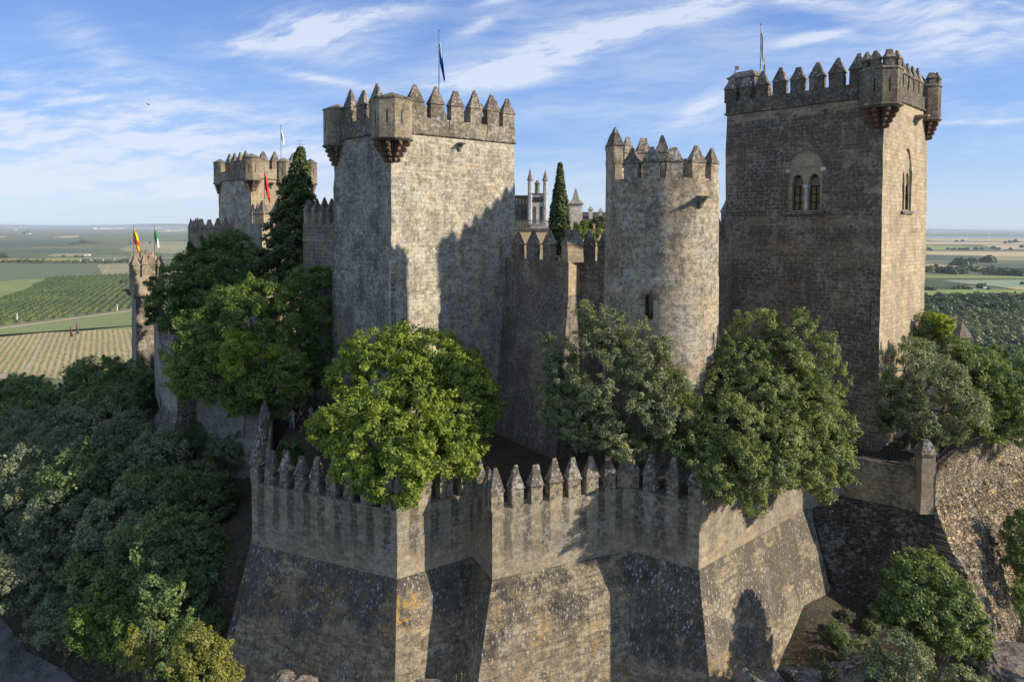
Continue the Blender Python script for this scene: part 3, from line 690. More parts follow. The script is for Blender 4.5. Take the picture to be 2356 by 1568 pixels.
# ---- prow shaped wall between square tower and round tower
pr = [tuple(C(1163, 56.2)), tuple(C(1309, 50)), tuple(C(1334.5, 51.2)), tuple(C(1414, 50.9)), (12.5, 52.4)]
pw = thing('prow_wall', (pr[1][0], pr[1][1], -17), 'dark angular wall with a sunlit edge between the square tower and the round tower', 'castle wall')
curtain(pw, pr, -18.2, -2.55, .9, [PROW, WARM, PROW], (8, 62))
mr = dict(w=.98, d=.55, hb=1.15, hc=1.2, bm=PROW, cm=CAPM)
merlon_row(pw, pr[0], pr[1], -2.55, [.17, .42, .68], inward=(8, 62), **mr)
merlon(pw, *(Vector(pr[1]) + Vector((.38, .85))), -2.55, R(20), 1.25, 1.0, 1.2, 1.3, WARM, CAPM, .3)
merlon_row(pw, pr[2], pr[3], -2.55, [.26, .70], inward=(8, 62), **mr)
merlon_row(pw, pr[3], pr[4], -2.55, [.15, .45, .75], inward=(8, 62), **mr)
tm = [Vector(pr[0]), Vector(pr[1]), Vector(pr[2])]
m = MB(); a, b, c = tm; m.add([(*a, -5), (*b, -5), (*c, -5), (a.x, a.y - .1, -5), (a.x - 1.1, a.y - .5, -18.2), (b.x - 1.0, b.y - 1.2, -18.2), (c.x - .05, c.y - 1.3, -18.2), (c.x, c.y + .8, -18.2), (a.x, a.y + .8, -18.2)],
      [(0, 1, 5, 4), (1, 2, 6, 5), (2, 7, 6), (0, 4, 8), (0, 8, 7, 2, 1), (4, 5, 6, 7, 8)]); m.build('batter', PROW, pw)

# ---- wall between round tower and keep
gw = [(12.52, 52.4), tuple(kl.lerp(k0, .055) + nl * .02)]
gp = thing('link_wall', (gw[0][0], gw[0][1], -16.8), 'narrow dark wall in the gap between the round tower and the keep', 'castle wall')
ends = [gw[0], gw[1]]
curtain(gp, ends, -18, -.9, .8, [PROW], (8, 58))
m = MB(); m.prism(ccw([(9.0, 46.3), (9.9, 46.3), (9.9, 51.2), (9.0, 51.2)]), -18, -9.); m.build('spur', PROW, gp)
merlon_row(gp, gw[0], gw[1], -.9, [.30, .50, .70], inward=(8, 58), w=.95, d=.55, hb=1.1, hc=1.25, bm=PROW, cm=CAPM)
merlon_row(gp, gw[0], gw[1], -.9, [.955], inward=(8, 58), w=.9, d=.6, hb=2.1, hc=1.3, bm=PROW, cm=CAPM)

# ---- distant tower, left
d0, dr, dl = C(578, 80, 420), C(719, 86.5, 420), C(503.5, 87, 420)
T1 = [tuple(d0), tuple(dr), tuple(dr + dl - d0), tuple(dl)]
t1 = thing('distant_tower', base_of(T1, -15.2), 'distant square tower with four small corner turrets at the far left end of the castle', 'castle tower')
tower_body(t1, T1, -17, 5.55, [WARM, GREYM, GREYM, T2M], .1)
parapet_ring(t1, T1, 5.55, 6.75, BARTM, CAPW)
w1 = dict(w=1.05, d=.6, hb=.95, hc=1.3, bm=BARTM, cm=CAPM)
merlon_row(t1, d0, dl, 6.75, [.20, .37, .54, .71], inward=T1[2], off=-.07, **w1)
merlon_row(t1, d0, dr, 6.75, [.20, .38, .68, .86], inward=T1[2], off=-.07, **w1)
merlon_row(t1, dr, T1[2], 6.75, [.2, .4, .6, .8], inward=d0, off=-.07, **w1)
merlon_row(t1, T1[2], dl, 6.75, [.2, .4, .6, .8], inward=d0, off=-.07, **w1)
for i, z in ((0, 0), (1, 0), (3, 0)):
    bartizan(t1, *(Vector(T1[i]).lerp(Vector(T1[(i + 2) % 4]), .02)), (.98, .8, .8, .82)[i], 5.3, 7.9, 1.1, diag(T1, i), BARTM, ncorb=4)
mid = d0.lerp(dr, .53); nd = Vector(((dr - d0).y, -(dr - d0).x)).normalized()
bartizan(t1, *(mid + nd * -.1), 1.1, 5.2, 7.7, 1.1, math.atan2(nd.y, nd.x), BARTM, ncorb=4, spread=R(150))
spout(t1, (*(d0.lerp(dr, .3)), 5.0), nd, CAPM, .7)

# ---- small turret in front of it
s0, sr, sl_ = C(603, 70), C(651, 74), C(574, 74)
ST = [tuple(s0), tuple(sr), tuple(sr + sl_ - s0), tuple(sl_)]
ts = thing('gate_turret', base_of(ST, -15.2), 'small sunlit turret with pyramid merlons below the red flag', 'castle tower')
tower_body(ts, ST, -17, .25, [WARM, GREYM, GREYM, GREYM])
for fr_, w_ in ((.10, 1.25), (.93, 1.05)): merlon_row(ts, s0, sr, .25, [fr_ + .12 if fr_ < .5 else fr_ - .08], inward=ST[2], w=w_, d=.9, hb=.95, hc=1.35, bm=WARM, cm=CAPM)
merlon_row(ts, s0, sl_, .25, [.5, .9], inward=ST[2], w=.9, d=.5, hb=.9, hc=1.3, bm=GREYM, cm=CAPM)

# ---- wall behind the cypress with merlons lit from the side
lw = [tuple(C(697, 62)), tuple(C(790, 56.5))]
ml_ = thing('coursed_wall', (lw[0][0], lw[0][1], -15.2), 'coursed dark wall with five tall merlons beside the tall conifer', 'castle wall')
curtain(ml_, lw, -17, .2, .8, [BRICKY], (-10, 75))
merlon_row(ml_, lw[0], lw[1], .2, [.07, .26, .45, .63, .82, .97], inward=(-10, 75), w=.62, d=.75, hb=1.15, hc=1.1, bm=BARTM, cm=CAPM)
m = MB(); a, b = Vector(lw[0]), Vector(lw[1]); tt = (b - a).normalized(); nn = Vector((tt.y, -tt.x)); 
q = [a + nn * .002, b + nn * .002, b + nn * .07, a + nn * .07]; m.prism([tuple(x) for x in ccw([tuple(y) for y in q])], -1.35, -1.15); m.build('string_course', GREYM, ml_)

# ---- outlying walls on the far left
ow = [tuple(C(432, 88)), tuple(C(452, 82)), tuple(C(560, 84))]
o1 = thing('outer_wall', (ow[0][0], ow[0][1], -15.5), 'low weathered wall with close-set merlons left of the distant tower', 'castle wall')
curtain(o1, ow, -17, -1.0, .8, [BARTM], (-30, 95))
merlon_row(o1, ow[0], ow[1], -1.0, [.1, .35, .6, .85], inward=(-30, 95), w=.8, d=.6, hb=.7, hc=1.2, bm=BARTM, cm=CAPW)
merlon_row(o1, ow[1], ow[2], -1.0, [.09, .27, .45, .63, .8, .95], inward=(-30, 95), w=.95, d=.6, hb=.7, hc=1.2, bm=BARTM, cm=CAPW)
ow2 = [(ow[1][0] + .8, ow[1][1] + 4.5), (ow[2][0], ow[2][1] + 4.5)]
o2 = thing('inner_wall', (ow2[0][0], ow2[0][1], -15.5), 'second row of merlons just behind the low outer wall left of the distant tower', 'castle wall')
curtain(o2, ow2, -17, -1.0, .7, [BARTM], (-30, 98))
merlon_row(o2, ow2[0], ow2[1], -1.0, [.16, .33, .5, .68, .86], inward=(-30, 98), w=.85, d=.5, hb=.7, hc=1.2, bm=BARTM, cm=CAPW)

# ---- flag tower at the far left
g0, gr, gl = C(313, 71, 700), C(372, 73.5, 700), C(303.5, 77, 700)
T0 = [tuple(g0), tuple(gr), tuple(gr + gl - g0), tuple(gl)]
t0 = thing('flag_tower', base_of(T0, -15.8), 'slender tower on the far left flying two flags above a line of close merlons', 'castle tower')
tower_body(t0, T0, -19, -7.4, [PROW, GREYM, GREYM, GREYM], .15)
m = MB(); m.prism(inset(T0, -.22), -7.398, -5.4); m.build('parapet', BARTM, t0)
m = MB(); m.prism(inset(T0, -.02), -7.75, -7.402, inset(T0, -.25)); m.build('cornice', CAPW, t0)
g0_, gr_, gl_ = [Vector(inset(T0, -.22)[i]) for i in (0, 1, 3)]
for aa, bb, fr in ((g0_, gr_, [.09, .40, .60, .90]), (g0_, gl_, [.3, .5, .7, .92]), (Vector(inset(T0, -.22)[2]), gl_, [.2, .4, .6, .8])):
    merlon_row(t0, aa, bb, -5.4, fr, inward=T0[2] if aa != Vector(inset(T0, -.22)[2]) else T0[0], w=.78, d=.55, hb=1.25, hc=1.1, bm=BARTM, cm=CAPW)
spout(t0, (gl_.x, gl_.y, -7.4), Vector((-1, -.1)), CAPM, .8)

# ---- left flank: half tower and walls running back to the flag tower
L0 = C(573, 38.9); M0 = C(598, 51); HT = [C(446, 53.2), C(402, 52), C(366, 55.3), C(362, 62)]
lf = thing('flank_turret', (HT[1].x, HT[1].y, -15.5), 'pale grey half tower with a sloping pebbled foot at the edge of the wooded slope', 'castle tower')
curtain(lf, [tuple(p) for p in HT], [-16.5, -14.6, -14.6, -15], -10.55, 1.0, [BRICKY, GREYM, GREYM], (-18, 64))
merlon_row(lf, HT[1], HT[2], -10.55, [.06, .19, .32, .45, .58, .71, .84, .96], inward=(-18, 64), w=.32, d=.6, hb=.9, hc=1.0, bm=GREYM, cm=CAPM)
merlon_row(lf, HT[0], HT[1], -10.55, [.12, .5, .86], inward=(-18, 64), w=.75, d=.6, hb=.9, hc=1.0, bm=GREYM, cm=CAPM)
TAL0 = talus('pebbled_talus', -40, .1)
a, b, c = HT[0], HT[1], HT[2]
m = MB(); m.add([(*a, -14.6), (*b, -14.6), (*c, -14.6), (a.x + .2, a.y - 1.5, -21), (b.x - .9, b.y - 2.0, -22), (c.x - 3.4, c.y - .6, -22), (c.x + 2, c.y + 2, -22), (c.x + 2, c.y + 2, -14.6)],
                [(0, 1, 4, 3), (1, 2, 5, 4), (0, 7, 2, 1), (3, 4, 5, 6), (2, 7, 6, 5), (0, 3, 6, 7)]); m.build('batter', TAL0, lf)
lb = thing('back_flank_wall', (HT[2].x, HT[2].y, -15.5), 'shaded wall with close merlons running from the half tower back to the flag tower', 'castle wall')
bw = [HT[3], C(350, 69)]
curtain(lb, [tuple(p) for p in bw], -17, -9.3, .8, [GREYM], (-18, 72))
merlon_row(lb, bw[0], bw[1], -9.3, [.06 + .1 * k for k in range(10)], inward=(-18, 72), w=.42, d=.6, hb=.9, hc=1.0, bm=GREYM, cm=CAPM)
lm = thing('low_flank_wall', (M0.x, M0.y, -15), 'low bluish grey wall behind the shrubs between the half tower and the front rampart', 'castle wall')
curtain(lm, [tuple(M0), tuple(HT[0])], -19.5, -12.4, .7, [GREYM], (-18, 64))

# ---- front rampart (lower wall) with its great battered base
L = [L0, C(912, 35), C(1089, 37.5), C(1135, 35), C(1452, 38.3), C(1619, 36.1), C(1876, 44.5)]
ZB = -18.4; ZS = -14.78
INS = Vector((0, 50))
fw = thing('front_rampart', (L[3].x, L[3].y, -24), 'zigzag front rampart with pointed merlons above a huge speckled sloping base', 'castle wall')
def umat(i, seed_kw):
    a, b = L[i], L[i + 1]; t = (b - a).normalized(); n = Vector((t.y, -t.x))       # outward normal for left->right
    u = lambda p: Vector((-n.y, n.x)).dot(p)
    return u
FR = [[.02, .128, .238, .347, .455, .57, .685, .80, .93], [.08, .35, .64, .93], [.12, .62], [.035, .172, .309, .446, .583, .720, .857], [.30, .62, .93], [.04, .17, .30, .43, .56, .69, .82, .94]]
WD = [.60, .78, .58, .73, .72, .85]
mats = []
for i in range(6):
    a, b = L[i], L[i + 1]; Ln = (b - a).length; t = (b - a) / Ln; n = Vector((t.y, -t.x)); tv = Vector((-n.y, n.x))
    g = (FR[i][0] + FR[i][1]) / 2; pitch = (FR[i][1] - FR[i][0]) * Ln; ux = tv.dot(a + t * g * Ln)
    shade = i in (0, 2, 4)  # shaded sections take darker tones, so shade is put into their stone colour
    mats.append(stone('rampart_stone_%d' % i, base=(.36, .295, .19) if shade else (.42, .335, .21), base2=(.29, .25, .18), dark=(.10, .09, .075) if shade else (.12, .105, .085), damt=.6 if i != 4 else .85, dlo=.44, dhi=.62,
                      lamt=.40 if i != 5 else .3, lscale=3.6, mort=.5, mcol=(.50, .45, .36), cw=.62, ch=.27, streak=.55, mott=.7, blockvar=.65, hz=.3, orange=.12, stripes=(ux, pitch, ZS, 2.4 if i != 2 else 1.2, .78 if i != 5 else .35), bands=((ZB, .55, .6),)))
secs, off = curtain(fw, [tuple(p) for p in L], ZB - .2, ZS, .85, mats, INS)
for i in range(6):
    hb, hc = .93, 1.18
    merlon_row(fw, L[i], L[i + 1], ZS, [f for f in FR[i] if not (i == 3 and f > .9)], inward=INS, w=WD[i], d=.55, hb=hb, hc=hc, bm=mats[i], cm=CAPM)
q = L[4] + Vector((0, .42)); merlon(fw, q.x, q.y, ZS, R(-3), 1.25, .75, .95, 1.05, mats[3], CAPM, .33)
# wall walk behind the merlons
# battered base
LE = [L0 + Vector((0.25, 14))] + L
def bat(zl, sl, extra=None):
    """offset line of the base at a lower level"""
    o = []
    for i, p in enumerate(L): o.append(p - off[i] * sl)
    return o
def tanof(a, b): q = (Vector(b) - Vector(a)).normalized(); return (q.x, q.y)
TT = [tanof(L[i], L[i + 1]) for i in range(6)]
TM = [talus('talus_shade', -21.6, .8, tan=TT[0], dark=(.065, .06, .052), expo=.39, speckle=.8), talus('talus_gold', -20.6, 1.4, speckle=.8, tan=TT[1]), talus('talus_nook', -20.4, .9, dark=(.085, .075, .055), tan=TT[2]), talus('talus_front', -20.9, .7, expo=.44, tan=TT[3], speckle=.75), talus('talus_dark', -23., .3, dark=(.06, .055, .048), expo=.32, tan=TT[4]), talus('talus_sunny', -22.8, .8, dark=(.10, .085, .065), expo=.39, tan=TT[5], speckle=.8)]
ZL = -28.5; lo = bat(ZL, 3.0)
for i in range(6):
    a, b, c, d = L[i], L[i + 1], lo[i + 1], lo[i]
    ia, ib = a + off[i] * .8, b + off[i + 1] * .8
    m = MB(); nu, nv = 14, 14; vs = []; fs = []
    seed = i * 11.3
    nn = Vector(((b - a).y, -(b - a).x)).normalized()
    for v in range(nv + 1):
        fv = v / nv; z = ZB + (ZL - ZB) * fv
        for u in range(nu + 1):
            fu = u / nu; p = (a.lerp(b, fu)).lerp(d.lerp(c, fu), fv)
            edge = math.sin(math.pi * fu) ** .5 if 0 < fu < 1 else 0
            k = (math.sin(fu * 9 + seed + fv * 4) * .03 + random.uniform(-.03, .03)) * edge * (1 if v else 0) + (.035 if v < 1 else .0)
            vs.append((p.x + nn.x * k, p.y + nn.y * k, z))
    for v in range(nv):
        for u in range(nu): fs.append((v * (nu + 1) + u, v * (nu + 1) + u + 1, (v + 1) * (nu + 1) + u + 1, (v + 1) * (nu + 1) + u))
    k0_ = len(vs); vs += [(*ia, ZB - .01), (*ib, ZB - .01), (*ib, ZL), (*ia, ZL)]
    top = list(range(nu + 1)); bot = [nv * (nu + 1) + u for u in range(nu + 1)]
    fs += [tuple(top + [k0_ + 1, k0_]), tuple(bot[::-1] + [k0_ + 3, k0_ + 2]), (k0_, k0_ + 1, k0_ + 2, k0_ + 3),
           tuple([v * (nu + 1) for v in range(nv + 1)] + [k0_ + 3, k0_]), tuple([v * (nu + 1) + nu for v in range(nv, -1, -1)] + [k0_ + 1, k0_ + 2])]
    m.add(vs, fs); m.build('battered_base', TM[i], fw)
# flank running straight back from the left corner
fk = thing('flank_wall', (L0.x, L0.y, -22), 'lichen capped wall running back from the left corner of the front rampart', 'castle wall')
a, b = L0 + Vector((-.02, .02)), M0
curtain(fk, [tuple(a + (b - a) * .03), tuple(b)], -22, -14.6, .8, [GREYM], (0, 50))
merlon_row(fk, a + (b - a) * .03, b, -14.6, [.05 + .1 * k for k in range(10)], inward=(0, 50), w=.6, d=.6, hb=.9, hc=1.1, bm=RUBDARK, cm=CAPM)
m = MB(); l0l = lo[0]; m.add([(*L0, ZB), (b.x, b.y, ZB), (b.x - 2.6, b.y, ZL), (l0l.x - .9, l0l.y + .1, ZL), (L0.x + .4, L0.y + .3, ZB), (b.x + .5, b.y, ZB), (b.x + .5, b.y, ZL), (l0l.x + .5, l0l.y + .5, ZL)],
                              [(0, 1, 2, 3), (4, 7, 6, 5), (0, 4, 5, 1), (2, 6, 7, 3), (0, 3, 7, 4), (1, 5, 6, 2)]); m.build('battered_base', TM[4], fk)

# ---- right: recess, terrace wall with pillar, rough rampart
G0, G1, H0 = L[6] + Vector((.35, .6)), C(1944, 45.2), C(2133, 42.6)
H1 = C(2168, 42.2)
tw = thing('terrace_wall', (G1.x, G1.y, -22), 'weathered terrace wall below the iron railing at the foot of the keep', 'castle wall')
secs2, off2 = curtain(tw, [tuple(L[6] + Vector((.02, .05))), tuple(G1), tuple(H1)], [-18.6, -17.9, -17.95], [-14.9, -15.1, -15.3], .7, [GREYM, TERR], (25, 50))
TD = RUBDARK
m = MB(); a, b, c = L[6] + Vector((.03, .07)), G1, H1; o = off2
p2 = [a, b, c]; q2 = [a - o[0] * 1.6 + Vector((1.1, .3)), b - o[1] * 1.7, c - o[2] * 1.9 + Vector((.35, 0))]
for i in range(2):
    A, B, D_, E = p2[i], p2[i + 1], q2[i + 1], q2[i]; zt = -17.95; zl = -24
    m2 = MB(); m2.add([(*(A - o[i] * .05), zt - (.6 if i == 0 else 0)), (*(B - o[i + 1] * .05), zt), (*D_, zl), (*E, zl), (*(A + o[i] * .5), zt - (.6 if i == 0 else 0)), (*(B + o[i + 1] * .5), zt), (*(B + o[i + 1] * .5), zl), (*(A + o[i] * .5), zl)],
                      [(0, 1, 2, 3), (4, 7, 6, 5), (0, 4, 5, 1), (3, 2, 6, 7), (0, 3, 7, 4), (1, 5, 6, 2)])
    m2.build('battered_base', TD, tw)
pc = H1 + Vector((-.42, .42)); m = MB()
pq = [(pc.x + x * .46, pc.y + y * .42) for x, y in ((-1, -1), (1, -1), (1, 1), (-1, 1))]
m.prism(pq, -17.9, -14.2, inset(pq, .03)); po = m.build('corner_pillar', WARM, tw)
m = MB(); m.prism(inset(pq, -.06), -14.198, -14.06); m.prism(inset(pq, -.04), -14.058, -13.3, inset(pq, .25)); m.build('pillar_cap', CAPM, po)
RW = [H1 + Vector((.02, -.02)), C(2240, 47), C(2356, 53), C(2480, 60)]
rw = thing('rough_rampart', (RW[0].x, RW[0].y, -24), 'rough sunlit rubble rampart falling away at the right edge', 'castle wall')
curtain(rw, [tuple(p) for p in RW], -18, [-15.45, -15.45, -15.3, -15.2], .8, [RUBBLE], (25, 60))
zt, zl = -17.4, -27.
for i in range(3):
    A, B = RW[i], RW[i + 1]; nn = Vector(((B - A).y, -(B - A).x)).normalized()
    Lr_ = (B - A).length; nu, nv = int(Lr_ / .13), 84; vs = []; fs = []; m = MB(); rr_ = np.random.default_rng(40 + i); H_ = rr_.random((64, 200)); 
    for v in range(nv + 1):
        for u in range(nu + 1):
            fu, fv = u / nu, v / nv; p = A.lerp(B, fu) + nn * (.05 + 4.4 * fv ** 1.15); x_ = fu * Lr_; y_ = fv * 9.6
            wv = float(vnoise(np.array([x_ * 1.3]), np.array([y_ * 1.3]), 1., 3)[0]); row = int(y_ / .27 + wv * .9 + 1); col = int(x_ / (.38 + .2 * H_[row % 64, 0]) + H_[row % 64, 1] * 3 + wv * .5)
            k = (H_[row % 64, (col * 7 + 3) % 200] - .5) * .17 + (float(vnoise(np.array([x_]), np.array([y_]), 1.6, 8)[0]) - .5) * .5 * min(1, fv * 4) + rr_.uniform(-.025, .025)
            if not (0 < u < nu and v): k = 0
            vs.append((p.x + nn.x * k, p.y + nn.y * k, zt + (zl - zt) * fv))
    for v in range(nv):
        for u in range(nu): fs.append((v * (nu + 1) + u, v * (nu + 1) + u + 1, (v + 1) * (nu + 1) + u + 1, (v + 1) * (nu + 1) + u))
    ia, ib = A - nn * .5, B - nn * .5; k0_ = len(vs); vs += [(*ia, zt), (*ib, zt), (*ib, zl), (*ia, zl)]
    bot = [nv * (nu + 1) + u for u in range(nu + 1)]
    fs += [tuple(list(range(nu + 1)) + [k0_ + 1, k0_]), tuple(bot[::-1] + [k0_ + 3, k0_ + 2]), (k0_, k0_ + 1, k0_ + 2, k0_ + 3), tuple([v * (nu + 1) for v in range(nv + 1)] + [k0_ + 3, k0_]), tuple([v * (nu + 1) + nu for v in range(nv, -1, -1)] + [k0_ + 1, k0_ + 2])]
    m.add(vs, fs); m.build('battered_base', rubble('rubble_base_%d' % i, tanof(A, B)), rw)

# ================================================================== GROUND
FP = [L0, *L[1:7], G1, H1, *RW[1:], Vector((48, 90)), Vector((30, 125)), Vector((-30, 125)), Vector((-52, 92)), Vector(gl), Vector(g0), C(350, 69), HT[2], HT[1], HT[0], M0]
FPa = np.array([[p[0], p[1]] for p in FP])
def sdist(x, y):
    """distance outside the castle outline (negative inside)"""
    x = np.asarray(x, float); y = np.asarray(y, float); best = np.full(x.shape, 1e9); ins = np.zeros(x.shape, bool); n = len(FPa)
    for i in range(n):
        ax, ay = FPa[i - 1]; bx, by = FPa[i]; ex, ey = bx - ax, by - ay
        t = np.clip(((x - ax) * ex + (y - ay) * ey) / (ex * ex + ey * ey), 0, 1)
        best = np.minimum(best, np.hypot(x - ax - t * ex, y - ay - t * ey))
        c = ((ay > y) != (by > y)) & (x < (bx - ax) * (y - ay) / (by - ay + 1e-12) + ax); ins ^= c
    return np.where(ins, -best, best)
ZP = -130.
def hgt(x, y):
    x = np.asarray(x, float); y = np.asarray(y, float); s = sdist(x, y)
    inner = np.where((x > -11) & (x < 15), -16.9, -15.25) + .0 * x
    inner = -16.9 + 1.7 * (1 - np.clip((x + 14) / 4, 0, 1)) + 1.75 * np.clip((x - 14.5) / 3, 0, 1)
    h0 = np.interp(x, [-60, -30, -16, -10, 0, 12, 18, 24, 30, 50], [-18, -19, -19.5, -23.5, -26.5, -25.5, -22.6, -23.2, -24.5, -23])
    h0 = h0 - 2.2 * np.clip(40.5 - y, 0, 3.) * np.clip((-8 - x) / 4, 0, 1) * np.clip((x + 30) / 8, 0, 1)
    sl = np.interp(x, [-60, -16, 0, 20, 40, 70], [.62, .58, .55, .42, .34, .42])
    out = h0 - sl * np.clip(s, 0, None) + (vnoise(x, y, 7, 1) - .5) * np.clip(s * .25, 0, 2.2) + (vnoise(x, y, 2.2, 2) - .5) * np.clip(s * .3, 0, .7)
    w = np.clip((s + 1.3) / .9, 0, 1); h = inner * (1 - w) + out * w
    far = ZP + 1.2 * (vnoise(x, y, 300, 3) - .5) * 0
    k = 6.; m = np.maximum(h, far); dlt = np.abs(h - far); return m + np.clip(k - dlt, 0, None) ** 2 / (4 * k)
def htx(x, y): return float(hgt(np.array([x]), np.array([y]))[0])
def axis(c, span, n, far):
    t = np.linspace(-1, 1, n); b = 7.5; v = np.sinh(b * t) / math.sinh(b) * far; lin = t * span; return c + v + lin
def grid_mesh(name, X, Y, Z, mat, kind='structure'):
    ny, nx = X.shape; co = np.stack([X, Y, Z], -1).reshape(-1, 3).astype(np.float32)
    i = np.arange(ny - 1)[:, None] * nx + np.arange(nx - 1)[None, :]; f = np.stack([i, i + 1, i + nx + 1, i + nx], -1).reshape(-1, 4).astype(np.int32)
    me = np_mesh(name, co, f); me.materials.append(mat); me.polygons.foreach_set('use_smooth', np.ones(len(f), bool))
    o = bpy.data.objects.new(name, me); COL.objects.link(o); o['kind'] = kind; return o
def np_mesh(name, co, f, attr=None):
    me = bpy.data.meshes.new(name); nv, nf, k = len(co), len(f), f.shape[1]
    me.vertices.add(nv); me.vertices.foreach_set('co', np.ascontiguousarray(co, np.float32).ravel())
    me.loops.add(nf * k); me.loops.foreach_set('vertex_index', np.ascontiguousarray(f, np.int32).ravel())
    me.polygons.add(nf); me.polygons.foreach_set('loop_start', np.arange(0, nf * k, k, dtype=np.int32)); me.polygons.foreach_set('loop_total', np.full(nf, k, np.int32))
    if attr is not None:
        a = me.attributes.new('v', 'FLOAT', 'FACE'); a.data.foreach_set('value', np.ascontiguousarray(attr, np.float32))
    me.update(calc_edges=True); return me
def ground_material():
    m, t = newmat('ground'); g = t.n('ShaderNodeNewGeometry'); P = g.outputs['Position']; s = t.sep(P)
    n = t.noise(P, .6, 8, .65); n2 = t.noise(P, 5., 6, .7)
    soil = t.mix(t.ss(n, .4, .6), (.055, .042, .031), (.032, .029, .022)); soil = t.mix(t.ss(n2, .52, .62), soil, (.10, .085, .065))
    soil = t.mix(t.ss(t.noise(P, 2., 6), .58, .62), soil, (.045, .06, .025))
    # plain: olive groves and dry ground seen from far above
    pa = t.noise(P, .0016, 3, .5); pb = t.noise(t.scale(P, 1, 2.2, 1), .004, 5, .6); sp = t.noise(P, .11, 3, .7)
    pl = t.mix(t.ss(pa, .42, .58), (.125, .15, .07), (.175, .18, .095)); pl = t.mix(t.ss(pb, .58, .63), pl, (.34, .28, .16)); pl = t.mix(t.ss(sp, .42, .58), pl, t.mix(.6, pl, (.04, .055, .028)))
    pl = t.mix(t.ss(t.noise(P, .0009, 4), .55, .6), pl, t.mix(.5, pl, (.10, .15, .06)))
    k = t.ss(s[2], ZP + 10, ZP + 3)
    c = t.mix(k, soil, pl)
    finish(t, c, .95, n2, .08, .6); return m
t_ = np.linspace(-1, 1, 300)
ax = np.concatenate([-np.geomspace(90, 60000, 90)[::-1], np.linspace(-88, 88, 235), np.geomspace(90, 60000, 90)])
ay = np.concatenate([-np.geomspace(12, 800, 14)[::-1] , np.linspace(-10, 135, 195), np.geomspace(137, 62000, 110)])
XX, YY = np.meshgrid(ax, ay); ZZ = hgt(XX.ravel(), YY.ravel()).reshape(XX.shape)
grid_mesh('ground', XX, YY, ZZ, ground_material())

# ------------------------------------------------------------------ fields on the plain
def fieldmat(name, c1, c2, ns=.02, rows=None, rc=None, rspace=8., rw=.5, speck=.4):
    m, t = newmat(name); g = t.n('ShaderNodeNewGeometry'); P = g.outputs['Position']
    n = t.noise(P, ns, 6, .65); c = t.mix(t.ss(n, .38, .62), c1, c2)
    f = t.noise(P, .35, 4, .75); c = t.mix(t.m('MULTIPLY', t.ss(f, .5, .62), speck), c, tuple(x * .45 for x in c1))
    if rows:
        d = Vector(rows).normalized(); u = t.m('ADD', t.vm('DOT_PRODUCT', P, (-d.y, d.x, 0.)), t.m('MULTIPLY', t.noise(P, .05, 3), 3.))
        k = t.ss(t.m('SINE', t.m('MULTIPLY', u, 2 * math.pi / rspace)), 1 - 2 * rw - .3, 1 - 2 * rw + .3)
        k = t.m('MULTIPLY', k, t.ss(t.noise(P, .15, 4, .7), .3, .55)); c = t.mix(k, c, rc)
    finish(t, c, .95); return m
FN = [0]
def field(px, mat, name='field'):
    FN[0] += 1; z = ZP + .05 + .04 * FN[0]; m = MB(); pts = [pz(x, y, ZP) for x, y in px]
    vs = [(p.x, p.y, z) for p in pts]; m.add(vs, [tuple(range(len(vs)))]); o = m.build(name, mat); o['kind'] = 'structure'
    if o.data.polygons[0].normal.z < 0: o.data.flip_normals()
    return o
rowd = pz(297, 638, ZP) - pz(164, 727, ZP)
m_green = fieldmat('green_crop', (.15, .20, .06), (.22, .25, .085), .006, speck=.15)
m_green2 = fieldmat('grass_crop', (.17, .215, .075), (.20, .235, .09), .01, speck=.2)
m_tan = fieldmat('dry_field', (0.520, 0.403, 0.221), (0.429, 0.338, 0.195), .01, speck=.15)
m_tanrow = fieldmat('stubble_rows', (.46, .355, .18), (.38, .30, .155), .02, rows=(pz(103, 764, ZP) - pz(66, 835, ZP)).to_2d(), rc=(0.169, 0.195, 0.078), rspace=5.5, rw=.5, speck=.6)
m_soil = fieldmat('orchard_soil', (0.150, 0.176, 0.085), (0.208, 0.195, 0.111), .02, speck=.2)
m_path = fieldmat('dirt_track', (0.429, 0.338, 0.234), (0.351, 0.273, 0.195), .05, speck=.1)
m_olive = fieldmat('olive_grove_floor', (0.130, 0.150, 0.091), (0.169, 0.176, 0.117), .01, speck=.9)
m_grtan = fieldmat('pasture', (0.221, 0.234, 0.117), (0.325, 0.280, 0.156), .01, speck=.4)
m_dark = fieldmat('dark_grove', (0.072, 0.111, 0.065), (0.098, 0.130, 0.078), .02, speck=.8)
m_pale = fieldmat('pale_crop', (0.221, 0.286, 0.182), (0.247, 0.299, 0.182), .01, speck=.1)
m_yel = fieldmat('yellow_green_crop', (0.169, 0.247, 0.065), (0.273, 0.299, 0.078), .008, speck=.15)
field([(-400, 612), (0, 604), (245, 612), (225, 640), (112, 640), (0, 646), (-400, 660)], fieldmat('olive_rows', (.17, .195, .10), (.21, .22, .13), .02, rows=rowd.to_2d(), rc=(.06, .09, .04), rspace=9, rw=.5, speck=.8))
field([(-500, 668), (0, 646), (112, 640), (60, 666), (-20, 698), (-500, 760)], m_green)
field([(112, 639), (304, 629), (420, 632), (420, 700), (300, 712), (0, 752), (-500, 815), (-500, 760), (-20, 698), (60, 666)], m_soil)
field([(-500, 816), (0, 753), (300, 713), (420, 701), (420, 704), (300, 716), (0, 756.5), (-500, 822)], m_path, 'dirt_track')
field([(-500, 822), (0, 756.5), (300, 716), (420, 704), (420, 740), (300, 757), (105, 765), (0, 775), (-500, 806)], m_green2)
field([(-500, 850), (0, 775), (105, 765), (300, 757), (420, 740), (420, 900), (0, 858), (-500, 900)], m_tanrow)
